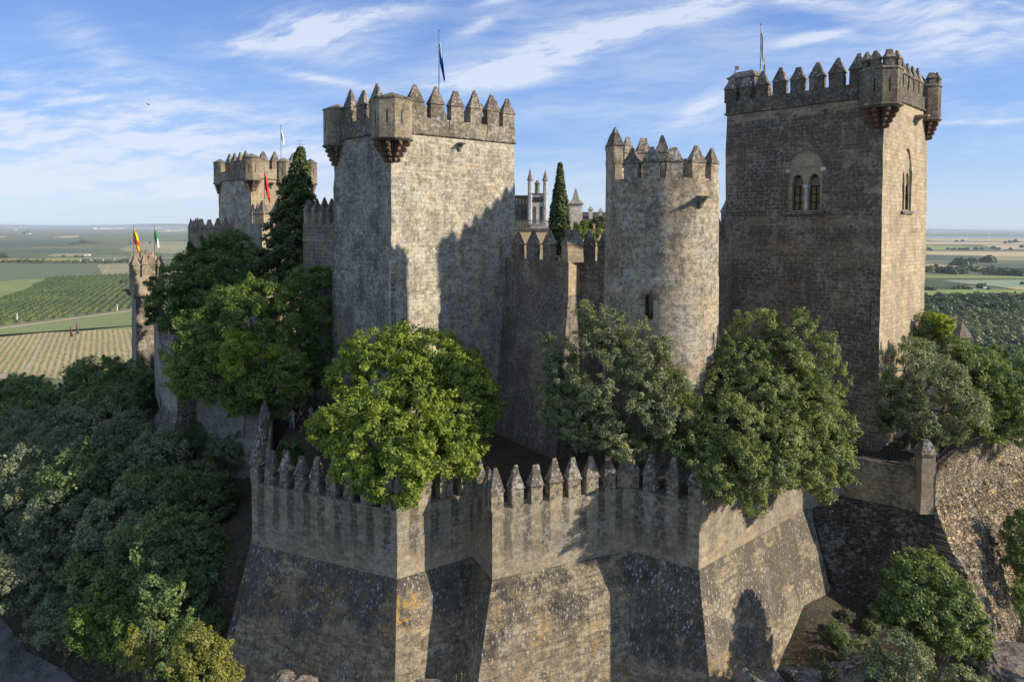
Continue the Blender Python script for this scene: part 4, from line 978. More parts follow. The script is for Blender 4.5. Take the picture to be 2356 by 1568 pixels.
field([(105, 765), (110, 764), (92, 800), (78, 833), (60, 858), (50, 858), (70, 830), (87, 796)], m_path, 'dirt_track')
field([(-100, 858), (40, 861), (90, 867), (90, 873), (30, 872), (-100, 868)], m_path, 'dirt_track')
field([(225, 610), (300, 604), (420, 602), (420, 632), (236, 633)], m_grtan)
field([(222, 616), (230, 608), (232.5, 608), (225, 616)], m_path, 'dirt_track')
field([(234, 633), (247, 615), (249.5, 615), (238, 633)], m_path, 'dirt_track')
field([(272, 574), (330, 556), (440, 556), (440, 585), (300, 579)], m_grtan)
field([(105, 590), (125, 583), (215, 584), (205, 590)], m_grtan)
field([(120, 546.5), (150, 543), (182, 542.5), (178, 546), (140, 547)], m_tan)
field([(-20, 543), (14, 543), (10, 546), (-20, 546)], m_tan)
field([(-20, 520.6), (250, 521.4), (440, 524), (440, 526), (330, 526.5), (200, 523.5), (-20, 522.6)], m_tan)
field([(320, 532), (430, 529), (430, 531.5), (400, 533)], m_tan)
for q in ([(60, 524), (190, 524.5), (170, 526), (60, 526)], [(-300, 556), (120, 552), (250, 557), (160, 566), (-300, 574)], [(-300, 580), (150, 572), (240, 578), (100, 582), (-300, 590)]): field(q, m_dark)
# right
field([(2110, 549), (2400, 549), (2700, 549), (2700, 556), (2150, 554)], m_tan)
field([(2090, 556), (2240, 556.5), (2700, 559), (2700, 566), (2300, 562), (2090, 562)], m_tan)
field([(2070, 564), (2180, 565), (2250, 569), (2235, 575), (2070, 576)], m_yel)
field([(2255, 563), (2700, 566), (2700, 575), (2300, 573)], m_tan)
field([(2050, 579), (2180, 578), (2700, 583), (2700, 592), (2280, 589), (2130, 586), (2050, 583)], m_tan)
field([(2050, 585), (2290, 590), (2250, 597), (2050, 598)], m_dark)
field([(2260, 589), (2700, 592), (2700, 602), (2270, 600)], m_grtan)
field([(2050, 608.5), (2180, 609), (2230, 613), (2290, 620), (2200, 619), (2050, 613)], m_tan)
field([(2250, 607), (2700, 606), (2700, 625), (2300, 618)], m_dark)
field([(2030, 629), (2200, 632), (2360, 637), (2700, 640), (2700, 645), (2030, 640)], m_green)
field([(2030, 642), (2180, 645), (2240, 655), (2200, 664), (2030, 664)], fieldmat('vineyard', (.075, .105, .05), (.09, .12, .06), .02, rows=(1, .6), rc=(.04, .06, .03), rspace=14, speck=.8))
field([(2165, 646), (2360, 644.5), (2700, 645), (2700, 662), (2300, 661), (2240, 655)], m_pale)
field([(2300, 661.5), (2420, 661), (2700, 662), (2700, 668), (2340, 667)], m_tan)
field([(2010, 668), (2180, 667), (2700, 670), (2700, 690), (2200, 683), (2010, 682)], m_yel)
field([(2060, 705), (2700, 700), (2700, 830), (2060, 830)], fieldmat('scrub_floor', (.075, .10, .05), (.12, .13, .075), .02, speck=.8))
# river far right
m_w = flat('river_water', (.10, .14, .19), .1, .1, .01, spec=.6)
field([(2090, 545), (2300, 545.3), (2700, 546), (2700, 547.6), (2090, 547.6)], m_w, 'river')

# far hills and haze
def hills():
    m, t = newmat('far_hill'); finish(t, (.07, .09, .06), 1.); vs = []; fs = []; n = 220
    for k in range(n + 1):
        a = -1.05 + 2.1 * k / n; x = math.tan(a) * 30000; h = 40 + 150 * float(vnoise(np.array([k * 1.]), np.array([0.]), 13, 1)[0]) + 50 * float(vnoise(np.array([k * 1.]), np.array([0.]), 4, 5)[0])
        if x > 3000: h *= .75
        for j, q in enumerate((-.2, .3, .7, 1.)): vs.append((x * (1 + j * .05), 30000 + j * 1500, ZP - 20 + (h + 20) * q))
    for k in range(n):
        for j in range(3): fs.append((k * 4 + j, k * 4 + 4 + j, k * 4 + 5 + j, k * 4 + 1 + j))
    mb = MB(); mb.add(vs, fs); o = mb.build('hills', m, smooth=True); o['kind'] = 'structure'
hills()

def draped(name, px, mat, lift=.06, y0=20, y1=70):
    # a strip that follows the hillside, its outline given by picture positions
    def hit(x, y):
        Y = y0
        while Y < y1:
            p = pt(x, y, Y)
            if p.z <= htx(p.x, p.y): return p
            Y += .2
        return pt(x, y, y1)
    a, b = [hit(*q) for q in px[0]], [hit(*q) for q in px[1]]; n, k = 24, 8; vs = []; fs = []
    def along(l, f): q = f * (len(l) - 1); i_ = min(int(q), len(l) - 2); return l[i_].lerp(l[i_ + 1], q - i_)
    for i_ in range(n + 1):
        A, B = along(a, i_ / n), along(b, i_ / n)
        for j_ in range(k + 1): q = A.lerp(B, j_ / k); vs.append((q.x, q.y, htx(q.x, q.y) + lift))
    fs = [(i_ * (k + 1) + j_, i_ * (k + 1) + j_ + 1, (i_ + 1) * (k + 1) + j_ + 1, (i_ + 1) * (k + 1) + j_) for i_ in range(n) for j_ in range(k)]
    m = MB(); m.add(vs, fs); o = m.build(name, mat, smooth=True); o['kind'] = 'structure'; return o
draped('road', [[(-60, 1240), (-20, 1400), (60, 1500), (180, 1580)], [(-260, 1300), (-240, 1460), (-160, 1640), (-40, 1700)]], flat('worn_asphalt', (.10, .10, .098), .9, .35, .8))

# ================================================================== FOLIAGE
def leaves(cen, out, n_per, size, spread, aspect=1.7, up=.35, flatn=.5, droop=0., rngs=rng):
    """leaf quads: cen (M,3) clump centres, out (M,3) outward directions"""
    M = len(cen); N = M * n_per
    c = np.repeat(cen, n_per, 0); o = np.repeat(out, n_per, 0); sp = np.repeat(np.broadcast_to(spread, (M,)), n_per)[:, None]
    p = rngs.normal(size=(N, 3)); p /= np.maximum(np.linalg.norm(p, axis=1, keepdims=True), 1e-6); p *= rngs.random((N, 1)) ** .45
    p[:, 2] *= .75; pos = c + p * sp
    nrm = o * .45 + p * .55 + np.array([0, 0, up]) + rngs.normal(size=(N, 3)) * flatn; nrm /= np.linalg.norm(nrm, axis=1, keepdims=True)
    t = rngs.normal(size=(N, 3)) + np.array([0, 0, -droop]); t -= nrm * (t * nrm).sum(1, keepdims=True); t /= np.maximum(np.linalg.norm(t, axis=1, keepdims=True), 1e-6)
    b = np.cross(nrm, t); s = size * rngs.uniform(.65, 1.3, (N, 1)); w = s / aspect * .5; l = s * .5
    v = np.stack([pos - t * l, pos + b * w + nrm * s * .08, pos + t * l, pos - b * w + nrm * s * .08], 1).reshape(-1, 3)
    f = np.arange(N * 4).reshape(-1, 4)
    cr_ = np.repeat(rngs.random(M), n_per); a = np.clip(.65 * cr_ + .40 * rngs.random(N), 0, 1)
    return v, f, a
def crown_geo(lobes, dens=9., n_per=44, size=.17, crad=.42, fill=.55, sprays=5, **kw):
    """lobes: (x,y,z,r) or (x,y,z,r,squash); clumps on the shell of each lobe, none deep inside another"""
    Lb = np.array([(l[0], l[1], l[2], l[3], l[4] if len(l) > 4 else .85) for l in lobes]); cs, os_ = [], []
    for l in Lb:
        M = max(6, int(4 * math.pi * l[3] ** 2 * dens / (crad / .42) ** 2 * .35)); d = rng.normal(size=(M, 3)); d /= np.linalg.norm(d, axis=1, keepdims=True)
        ang = d @ rng.normal(size=(3,)) ; 
        bumpy = 1 + .13 * np.sin(d[:, 0] * 5 + l[0] * 3) * np.sin(d[:, 1] * 5.5 + l[1]) + .10 * np.sin(d[:, 2] * 7 + d[:, 0] * 6 + l[2])
        r = l[3] * (fill + (1.04 - fill) * rng.random(M) ** .38) * bumpy
        c = l[:3] + d * r[:, None] * np.array([1, 1, l[4]]); cs.append(c); os_.append(d)
    c = np.concatenate(cs); o = np.concatenate(os_); keep = np.ones(len(c), bool)
    for l in Lb:
        q = (c - l[:3]) / np.array([l[3], l[3], l[3] * l[4]]); keep &= np.linalg.norm(q, axis=1) > fill * .98
    keep &= vnoise(c[:, 0] + c[:, 2] * .7, c[:, 1] - c[:, 2] * .55, .95, 12) > .27
    c, o = c[keep], o[keep]; sz = crad * rng.uniform(.6, 1.25, len(c))
    ns = int(sprays * len(Lb))
    if ns:
        k = rng.choice(len(c), min(ns, len(c)), replace=False); ln = rng.uniform(.25, .8, len(k))[:, None] * np.sqrt(Lb[:, 3].mean()) * .8
        dr = o[k] * .8 + np.array([0, 0, .7]) + rng.normal(size=(len(k), 3)) * .25; dr /= np.linalg.norm(dr, axis=1, keepdims=True)
        for q in (.35, .7, 1.): c = np.concatenate([c, c[k] + dr * ln * q]); o = np.concatenate([o, dr]); sz = np.concatenate([sz, np.full(len(k), crad * (1.0 - .62 * q))])
    return leaves(c, o, n_per, size, sz, **kw)
def crown_obj(name, geo, mat, parent, origin):
    v, f, a = geo; me = np_mesh(name, v - np.array(origin), f, a); me.materials.append(mat)
    o = bpy.data.objects.new(name, me); COL.objects.link(o); o.parent = parent; o.location = Vector(origin) - wloc(parent); return o
def trunk_mb(base, targets, r=.28, fork=.35, r1=.05):
    m = MB(); base = Vector(base); cx = Vector((0, 0, 0))
    for t in targets: cx += Vector(t[:3])
    cx /= len(targets); fk = base.lerp(cx, fork) + Vector((random.uniform(-.2, .2), random.uniform(-.2, .2), 0))
    m.tube(base - Vector((0, 0, .4)), base.lerp(fk, .5) + Vector((.08, .05, 0)), r * 1.25, r * .9, 9); m.tube(base.lerp(fk, .5) + Vector((.08, .05, 0)), fk, r * .9, r * .75, 9)
    for t in targets:
        e = Vector(t[:3]); md = fk.lerp(e, .5) + Vector((random.uniform(-.3, .3), random.uniform(-.3, .3), random.uniform(0, .4)))
        m.tube(fk, md, r * .5, r * .3, 7); m.tube(md, e, r * .3, r1, 6)
        for _ in range(3):
            q = md.lerp(e, random.uniform(.2, .9)); d = Vector((random.uniform(-1, 1), random.uniform(-1, 1), random.uniform(-.2, 1))).normalized() * t[3] * .8; m.tube(q, q + d, r * .16, .02, 5)
    return m
def px_lobes(lst, k=1.):
    out = []
    for l in lst:
        p = pt(l[0], l[1], l[2]); out.append((p.x, p.y, p.z, l[3] * k / F * l[2], l[4] if len(l) > 4 else .9))
    return out
def tree(name, label, cat, lobes, base, mat, group=None, tr=.25, rk=1., **kw):
    lobes = px_lobes(lobes, rk); base = Vector(base); o = thing(name, base, label, cat, group)
    crown_obj('crown', crown_geo(lobes, **kw), mat, o, base); trunk_mb(base, lobes, tr).build('trunk', BARK, o); return o
LG = leafmat('bright_leaf', (0.135, 0.191, 0.032), (0.226, 0.295, 0.051), (0.362, 0.415, 0.079), .4)
LD = leafmat('deep_leaf', (0.066, 0.120, 0.032), (0.106, 0.180, 0.050), (0.172, 0.246, 0.072), .42)
LM = leafmat('mid_leaf', (0.086, 0.156, 0.042), (0.143, 0.221, 0.058), (0.229, 0.299, 0.085), .42)
LO = leafmat('olive_leaf', (0.125, 0.150, 0.071), (0.217, 0.244, 0.131), (0.354, 0.375, 0.237), .28)
LO2 = leafmat('green_olive_leaf', (0.112, 0.153, 0.053), (0.201, 0.241, 0.090), (0.337, 0.364, 0.152), .32)
LY = leafmat('yellow_leaf', (0.230, 0.287, 0.034), (0.345, 0.391, 0.057), (0.460, 0.483, 0.092), .45)
LR = leafmat('terrace_leaf', (0.094, 0.145, 0.048), (0.157, 0.210, 0.067), (0.258, 0.290, 0.104), .36)
LMB = leafmat('lighter_leaf', (.13, .20, .05), (.20, .27, .07), (.29, .34, .10), .45)
LC = leafmat('cypress_leaf', (0.046, 0.075, 0.025), (0.079, 0.112, 0.037), (0.125, 0.163, 0.056), .2, pn=.9)
LS = leafmat('slope_leaf', (0.097, 0.155, 0.067), (0.149, 0.216, 0.097), (0.223, 0.290, 0.134), .38)
LS2 = leafmat('grey_slope_leaf', (0.137, 0.163, 0.109), (0.198, 0.227, 0.150), (0.273, 0.305, 0.212), .32)
LF = leafmat('far_leaf', (0.057, 0.083, 0.040), (0.087, 0.120, 0.055), (0.125, 0.156, 0.074), .2, pn=.02)

if True:
    # bright tree over the rampart
    tree('bright_tree', 'large bright yellow green leafy tree spilling over the front rampart merlons', 'tree',
         [(850, 815, 43, 62), (920, 800, 43.5, 62), (1000, 815, 43.5, 66), (1060, 850, 43, 60), (800, 870, 43, 50), (1095, 900, 42, 45), (950, 870, 42, 70), (870, 925, 40, 62), (800, 960, 39.5, 68), (960, 940, 40, 72), (1050, 950, 40.5, 68), (1105, 960, 41, 40), (760, 985, 39, 48), (880, 1000, 38, 80), (980, 1020, 37.5, 76), (1065, 1025, 38.5, 56), (815, 1040, 37.5, 58), (900, 1075, 36.2, 58), (960, 1075, 36, 48), (850, 1100, 36.2, 40), (1030, 1060, 36.4, 40), (1075, 1075, 36.8, 26), (800, 1085, 36.8, 34), (930, 1125, 35.2, 34), (870, 1128, 35.2, 26), (935, 1158, 34.3, 20), (1130, 935, 43, 28)],
         (*C(930, 41.5, 1080), -16.9), LG, dens=11.5, size=.19, crad=.38, rk=.95, sprays=4)
    tree('olive_tree', 'silvery grey green olive tree below the dark prow wall', 'tree',
         [(1345, 790, 39.3, 45), (1400, 752, 39.0, 36, 1.2), (1400, 815, 39, 58), (1470, 780, 38.7, 38, 1.2), (1480, 850, 38.5, 55), (1530, 800, 38.6, 22, 1.5), (1300, 860, 39.3, 52), (1290, 940, 39, 50), (1262, 800, 40.5, 20, 1.4), (1262, 880, 40.4, 26, 1.3), (1380, 900, 38.5, 66), (1460, 935, 38.2, 60), (1400, 985, 38.4, 58), (1540, 880, 38.3, 45), (1480, 1020, 38.8, 34), (1385, 1040, 39.3, 26), (1520, 955, 38.2, 46), (1505, 895, 38.6, 48), (1330, 990, 38.6, 44), (1440, 1035, 37.8, 36), (1345, 720, 39.6, 20, 1.3)],
         (*C(1400, 39.2, 1080), -16.9), LO, dens=12, size=.15, crad=.29, aspect=2.6, n_per=46, fill=.5, sprays=12, rk=.95)
    tree('spreading_olive', 'broad green olive tree hanging over the sunlit right end of the rampart', 'tree',
         [(1735, 760, 41.5, 52, 1.1), (1825, 765, 41.5, 48, 1.1), (1700, 830, 41, 60), (1790, 830, 41, 72), (1880, 810, 41.5, 50), (1890, 880, 41.5, 68), (1660, 880, 40.5, 56), (1760, 900, 40, 80), (1850, 940, 40.5, 70), (1600, 900, 40, 52), (1590, 960, 39, 62), (1680, 970, 38.4, 75), (1780, 1000, 38.6, 76), (1870, 1020, 39.5, 70), (1920, 985, 40.8, 46), (1915, 1050, 40.4, 48), (1560, 1020, 38.2, 42), (1610, 1045, 37.4, 48), (1690, 1060, 36.6, 66), (1770, 1080, 37.2, 62), (1725, 1115, 35.8, 46), (1735, 1160, 35.4, 30), (1665, 1120, 35.6, 36), (1640, 1090, 36.2, 34), (1845, 1085, 38.6, 44), (1890, 1110, 39, 34), (1895, 1140, 38.8, 20), (1930, 1090, 40.2, 28), (1645, 845, 42, 36)],
         (*C(1760, 41, 1080), -16.5), LO2, dens=12, size=.155, crad=.30, aspect=2.4, n_per=44, tr=.35, fill=.5, sprays=11, rk=.94)
    tree('green_bush', 'small fresh green bush between the two olive trees', 'bush', [(1560, 870, 39.8, 30), (1585, 850, 40, 20), (1545, 905, 39.5, 24)], (*C(1565, 39.8, 1080), -16.9), LM, tr=.1, dens=11, size=.15)
    tree('grey_terrace_tree', 'grey leaved tree with twisting trunk in front of the keep sunny face', 'tree',
         [(2080, 845, 46.5, 60), (2060, 910, 46.3, 52), (2140, 880, 46, 66), (2130, 950, 45.5, 62), (2200, 940, 45.3, 52), (2050, 960, 45.8, 34), (2110, 810, 47, 34), (2180, 985, 45, 34)],
         (*C(2080, 46.6, 1070), -15.25), LO, dens=13, size=.16, crad=.36, aspect=2.2, tr=.2, fill=.5, sprays=7, rk=1.12)
    tree('flat_topped_tree', 'green layered tree spreading along the terrace right of the keep', 'tree',
         [(2110, 745, 52, 42, .7), (2150, 760, 52, 38, .7), (2080, 765, 52, 30, .7), (2190, 810, 50, 48, .8), (2250, 830, 50, 50, .8), (2210, 860, 49, 62, .8), (2290, 880, 49, 56, .8), (2330, 850, 50.5, 46, .8), (2250, 930, 47.5, 56), (2310, 950, 48, 55), (2360, 930, 49, 50), (2390, 870, 50, 50), (2280, 985, 47, 36), (2340, 990, 48.5, 36), (2400, 960, 50, 60)],
         (*C(2220, 48.5, 1060), -15.25), LR, dens=9, size=.17, tr=.3)
    tree('yellow_sprig', 'yellow green vine shoots on top of the layered tree right of the keep', 'plant', [(2158, 735, 50.6, 12), (2178, 748, 50.4, 13), (2172, 762, 50.3, 10)], (*C(2168, 50.6, 1040), -15.25), LY, tr=.06, dens=12, size=.16, crad=.25)
    # inside the left walls
    tree('dark_broad_tree', 'dark broad tree with a few sunlit tufts below the distant tower', 'tree',
         [(500, 578, 66, 38), (548, 562, 66, 36), (445, 608, 65, 38), (520, 630, 64, 58), (585, 605, 65, 44), (400, 650, 63, 50), (470, 680, 62, 62), (560, 670, 63, 56), (380, 700, 62, 44), (420, 735, 61, 42), (480, 740, 61, 40), (525, 545, 66.5, 20)],
         (*C(500, 64, 780), -15.25), LD, tr=.4, dens=10, size=.25, crad=.52, sprays=5)
    tree('mid_green_tree', 'large mid green tree with rounded lobes above the wooded slope', 'tree',
         [(560, 690, 53, 46), (610, 680, 53, 46), (505, 735, 52.5, 48), (575, 745, 52, 62), (635, 735, 52.4, 48), (465, 785, 51.8, 44), (540, 810, 51, 60), (615, 815, 51.6, 58), (435, 850, 51, 44), (500, 875, 50.4, 54), (575, 885, 50.6, 54), (635, 890, 51, 42), (545, 925, 50, 30), (470, 900, 50.2, 34), (655, 950, 50.6, 20), (600, 935, 50.4, 26), (440, 790, 52, 38), (412, 835, 51.4, 32), (415, 880, 51, 34), (455, 740, 52.6, 34), (520, 690, 53.5, 34), (660, 840, 51, 44), (680, 900, 50.8, 30)],
         (*C(655, 52.2, 1010), -15.25), LMB, tr=.33, dens=10, size=.21, crad=.46, sprays=6)
    tree('yellow_tufted_tree', 'sunlit yellow green young tree poking out of the mid green tree', 'tree', [(545, 785, 49.0, 26), (568, 800, 49, 20), (535, 850, 48.6, 26), (528, 822, 48.8, 18), (620, 808, 49.6, 14)], (*C(560, 49.8, 1010), -15.25), LY, tr=.08, dens=11, size=.2, crad=.4)
    tree('wall_side_tree', 'green tree with hanging branches against the left edge of the square tower', 'tree',
         [(700, 650, 57.5, 42), (740, 640, 57.8, 28), (670, 690, 57, 42), (725, 720, 56.5, 44), (690, 770, 56, 52), (740, 790, 56.5, 28), (700, 840, 55.5, 46), (735, 870, 55.8, 26), (690, 890, 55, 22)],
         (*C(708, 56.5, 960), -15.25), LM, tr=.25, dens=9.5, size=.21, crad=.46)

# ---- conifers
def conifer(name, label, px, ptop, pbot, Y, wpx, seed, ragged, mat, base_z=-15.25, dens=60, size=.22, lean=0.):
    r = np.random.default_rng(seed); top = pt(px, ptop, Y); bot = pt(px, pbot, Y); H = top.z - bot.z; Rm = wpx / F * Y
    o = thing(name, (bot.x, bot.y, base_z), label, 'tree'); cs, os_ = [], []
    M = int(H * Rm * dens)
    h = r.random(M) ** .9; a = r.random(M) * 2 * math.pi
    prof = np.interp(h, [0, .15, .35, .6, .8, .9, 1], [.75, 1., .95, .72, .36, .2, .03])
    lump = 1 + ragged * (np.sin(a * 3 + h * 23) * .5 + np.sin(a * 5 - h * 37 + 1) * .5)
    rad = Rm * prof * lump * (.55 + .47 * r.random(M) ** .4)
    c = np.stack([bot.x + rad * np.cos(a) + lean * h, bot.y + rad * np.sin(a), bot.z + h * H], 1); d = np.stack([np.cos(a), np.sin(a), np.full(M, .5)], 1)
    g = leaves(c, d, 26, size, Rm * .10 + .12, aspect=1.5, up=.5, flatn=.45)
    crown_obj('crown', g, mat, o, (bot.x, bot.y, base_z))
    m = MB(); m.tube((bot.x, bot.y, base_z - .3), (bot.x + lean * .85, bot.y, bot.z + H * .85), .3, .05, 8); m.build('trunk', BARK, o); return o
conifer('tall_conifer', 'tall ragged dark cypress in front of the distant tower', 660, 343, 660, 64.5, 50, 3, .55, LC, dens=52, size=.3, lean=1.4)
conifer('slim_cypress', 'slim pointed cypress standing before the white palace', 1287, 377, 610, 78, 24, 5, .10, LC, dens=110, size=.26)
tree('courtyard_bush', 'round dark green bush behind the prow wall merlons', 'bush', [(1340, 530, 76, 18), (1352, 545, 75, 14)], (*C(1342, 76, 545), -15.25), LM, tr=.1, dens=6, size=.25, crad=.5)
tree('courtyard_tree', 'sparse brownish green tree beside the round tower in front of the palace', 'tree', [(1370, 520, 80, 18), (1388, 512, 80, 16), (1375, 540, 79, 18), (1395, 535, 79, 14)], (*C(1380, 80, 545), -15.25), LO2, tr=.12, dens=5, size=.25, crad=.5)

# ---- trees of the shaded slope: shared crowns, each tree its own object
def generic(seed, mat, n=9, R0=3.2):
    r = random.Random(seed); lb = []
    for k in range(n):
        a = r.random() * 6.28; q = R0 * r.uniform(.15, .62); lb.append((q * math.cos(a), q * math.sin(a), 3.4 + r.uniform(-1.3, 1.6), R0 * r.uniform(.35, .55), .85))
    v, f, at = crown_geo(lb, dens=6.5, size=.20, crad=.46, n_per=44); me = np_mesh('crown', v, f, at); me.materials.append(mat)
    m = trunk_mb((0, 0, 0), lb, .22); o = m.build('trunk', BARK); tm = o.data; bpy.data.objects.remove(o); return me, tm
GEN = [generic(11, LS), generic(12, LS), generic(13, LS2), generic(14, LS2, 7), generic(15, LM, 8), generic(16, LO, 8)]
def gtree(x, y, z, g, s, label, name='slope_tree', group=None, sz=1.):
    o = thing(name, (x, y, z), label, 'tree', group, random.uniform(0, 6.28)); o.scale = (s, s, s * sz)
    for nm, me in zip(('crown', 'trunk'), GEN[g]): c = bpy.data.objects.new(nm, me); COL.objects.link(c); c.parent = o
    return o
def place_top(px, py, h, y0=24, y1=400):
    """find the spot on the ground where a thing of height h has its top at px,py"""
    Y = y0
    while Y < y1:
        p = pt(px, py, Y)
        if p.z - htx(p.x, p.y) <= h: break
        Y += .25
    p = pt(px, py, Y); return p.x, p.y, htx(p.x, p.y)
SL = [  # px, py of the top, height scale, generic kind, text
 (255, 722, 1.2, 0, 'dark tree nearest the foot of the flag tower'), (170, 752, 1.15, 0, 'dark tree whose top meets the striped tan field'), (110, 805, 1.1, 0, 'dark tree on the skyline left of the flag tower'),
 (215, 800, 1.2, 1, 'dark rounded tree in the middle of the upper slope'), (290, 815, 1.1, 1, 'dark tree hard against the flag tower base'), (140, 870, 1.1, 1, 'dark tree on the upper slope under the skyline trees'), (240, 880, 1.15, 0, 'dark tree left of the half tower foot'),
 (40, 900, 1.0, 1, 'dark low tree at the left picture edge'), (80, 925, 1.1, 2, 'grey green tree with bare twigs at the upper left'), (170, 930, 1.2, 3, 'grey green tree with fine twigs in mid slope'), (280, 945, 1.0, 2, 'grey green tree beside the pebbled foot'), (10, 985, 1.1, 2, 'grey green tree cut by the left picture edge'),
 (330, 990, 1.0, 3, 'grey green tree under the half tower'), (100, 1010, 1.2, 2, 'broad grey green tree in the left of the slope'), (215, 1020, 1.2, 0, 'dark tree in the centre of the slope'), (400, 965, .75, 1, 'dark shrub below the half tower corner'), (460, 965, .6, 2, 'grey shrub in front of the low flank wall'), (520, 990, .6, 2, 'grey shrub next to the lichen capped wall'),
 (370, 1060, 1.0, 0, 'green tree on the slope left of the rampart'), (450, 1050, .9, 1, 'dark green tree nearest the rampart corner'), (300, 1120, 1.05, 3, 'greyish round tree at mid slope'), (20, 1110, 1.1, 2, 'leaning grey tree low on the left'), (130, 1110, 1.1, 3, 'sprawling grey tree on the lower left slope'),
 (400, 1150, .95, 1, 'green tree at mid height beside the bare earth'), (330, 1205, 1.0, 0, 'leafy tree in the lower slope'), (230, 1240, .9, 1, 'leafy tree above the photographer corner'), (60, 1250, .9, 2, 'grey tree low at the left edge'), (420, 1270, .85, 0, 'green tree beside the dark bank'),
 (270, 1340, .9, 4, 'fresher green tree in the lower slope'), (360, 1370, .85, 0, 'rounded green tree at the bottom of the slope'), (150, 1360, .7, 2, 'low grey tree at the bottom left'), (440, 1380, .7, 1, 'small dark tree near the battered base')]
for px, py, s, g, txt in SL:
    x, y, z = place_top(px, py, 5.9 * s); gtree(x, y, z - .3, g, s, txt, group='trees on the shaded slope')
for px, py, s, g, txt in [(30, 868, 1.0, 4, 'sunlit yellowish shrub by the track at the left'), (5, 880, 1.0, 4, 'yellowish shrub at the left picture edge below the stubble field'), (70, 845, 1.1, 1, 'lone dark tree beside the dirt track'), (60, 905, 1.1, 4, 'yellowish tree just above the shaded slope trees')]:
    x, y, z = place_top(px, py, 5.9 * s, 60, 500); gtree(x, y, z - .2, g, s, txt, 'field_edge_tree')
LYB = leafmat('sunlit_bush_leaf', (.13, .15, .035), (.20, .22, .055), (.28, .29, .09), .35)
tree('sunlit_tree', 'pale yellow green sunlit tree at the bottom beside the battered base', 'tree', [(440, 1480, 30.5, 40), (490, 1500, 30.5, 36), (410, 1530, 30, 40), (470, 1550, 30, 50), (520, 1560, 30.5, 34), (380, 1570, 30, 36), (455, 1455, 30.7, 16), (440, 1600, 30, 60)], (*C(455, 30.6, 1600), htx(*C(455, 30.6, 1600)) - .3), LYB, dens=13, size=.12, crad=.3)
tree('sparse_sunlit_tree', 'sparse sunlit sapling left of the pale tree at the bottom', 'tree', [(305, 1480, 31, 24), (345, 1470, 31, 18), (330, 1510, 31, 26), (355, 1440, 31.3, 12), (300, 1520, 31, 22)], (*C(330, 31, 1580), htx(*C(330, 31, 1580)) - .3), LYB, tr=.1, dens=7, size=.12, crad=.28)
tree('round_tree', 'round leafy green tree at the foot of the terrace wall', 'tree', [(2130, 1330, 35.5, 60), (2080, 1360, 35.3, 52), (2170, 1380, 35, 66), (2110, 1420, 34.6, 66), (2200, 1430, 34.6, 56), (2160, 1450, 34.4, 52), (2060, 1400, 35, 36), (2230, 1465, 34.5, 40), (2090, 1300, 35.8, 34)],
     (*C(2150, 35.2, 1500), htx(*C(2150, 35.2, 1500)) - .2), LR, dens=12, size=.16, crad=.36)
tree('grey_shrub', 'greyish olive shrub at the bottom right below the round tree', 'bush', [(2050, 1490, 32.5, 40), (2090, 1510, 32.3, 44), (2030, 1540, 32.2, 40), (2100, 1555, 32, 44), (2000, 1560, 32.2, 30), (2060, 1580, 32, 50)], (*C(2060, 32.4, 1600), htx(*C(2060, 32.4, 1600)) - .2), LO, dens=13, size=.11, crad=.28, tr=.1)
tree('edge_tree', 'green tree cut off by the right picture edge beside the rough rampart', 'tree', [(2350, 1230, 44, 34), (2370, 1270, 43.5, 45), (2345, 1290, 43, 24), (2390, 1320, 43, 50), (2380, 1210, 44.5, 40)], (*C(2385, 43.8, 1400), htx(*C(2385, 43.8, 1400)) - .2), LR, dens=10, size=.17)
tree('edge_sapling', 'low green growth at the right picture edge under the edge tree', 'bush', [(2350, 1360, 41, 22), (2360, 1400, 40.5, 24)], (*C(2358, 41, 1440), htx(*C(2358, 41, 1440)) - .1), LD, tr=.08, dens=10, size=.14)
tree('corner_shrub', 'small grey shrub among rocks at the very bottom right', 'bush', [(2210, 1560, 31, 26), (2240, 1575, 31, 24)], (*C(2225, 31, 1600), htx(*C(2225, 31, 1600)) - .1), LO, tr=.06, dens=12, size=.1, crad=.24)
tree('wall_foot_plant', 'small yellow green plant growing in the nook of the battered base', 'plant', [(1062, 1560 - 12, 33.2, 10), (1050, 1552, 33.2, 8)], (*C(1058, 33.8, 1568), -25.6), LY, tr=.03, dens=16, size=.09, crad=.14)
tree('ivy', 'dark green climbing plant at the foot of the terrace railing', 'plant', [(2122, 1052, 43.6, 12), (2140, 1030, 44.4, 10), (2105, 1060, 43.9, 8)], (*C(2120, 43.9, 1068), -15.3), LD, tr=.03, dens=14, size=.12, crad=.2)
for px, py in ((650, 1040), (672, 1055)):
    tree('garden_shrub', 'dark shrub inside the rampart left of the bright tree' if px == 650 else 'second dark shrub inside the rampart nearest the bright tree', 'bush', [(px, py, 42, 16), (px + 4, py - 24, 42, 12)], (*C(px, 42, 1100), -15.3), LD, tr=.05, dens=12, size=.14, crad=.25)

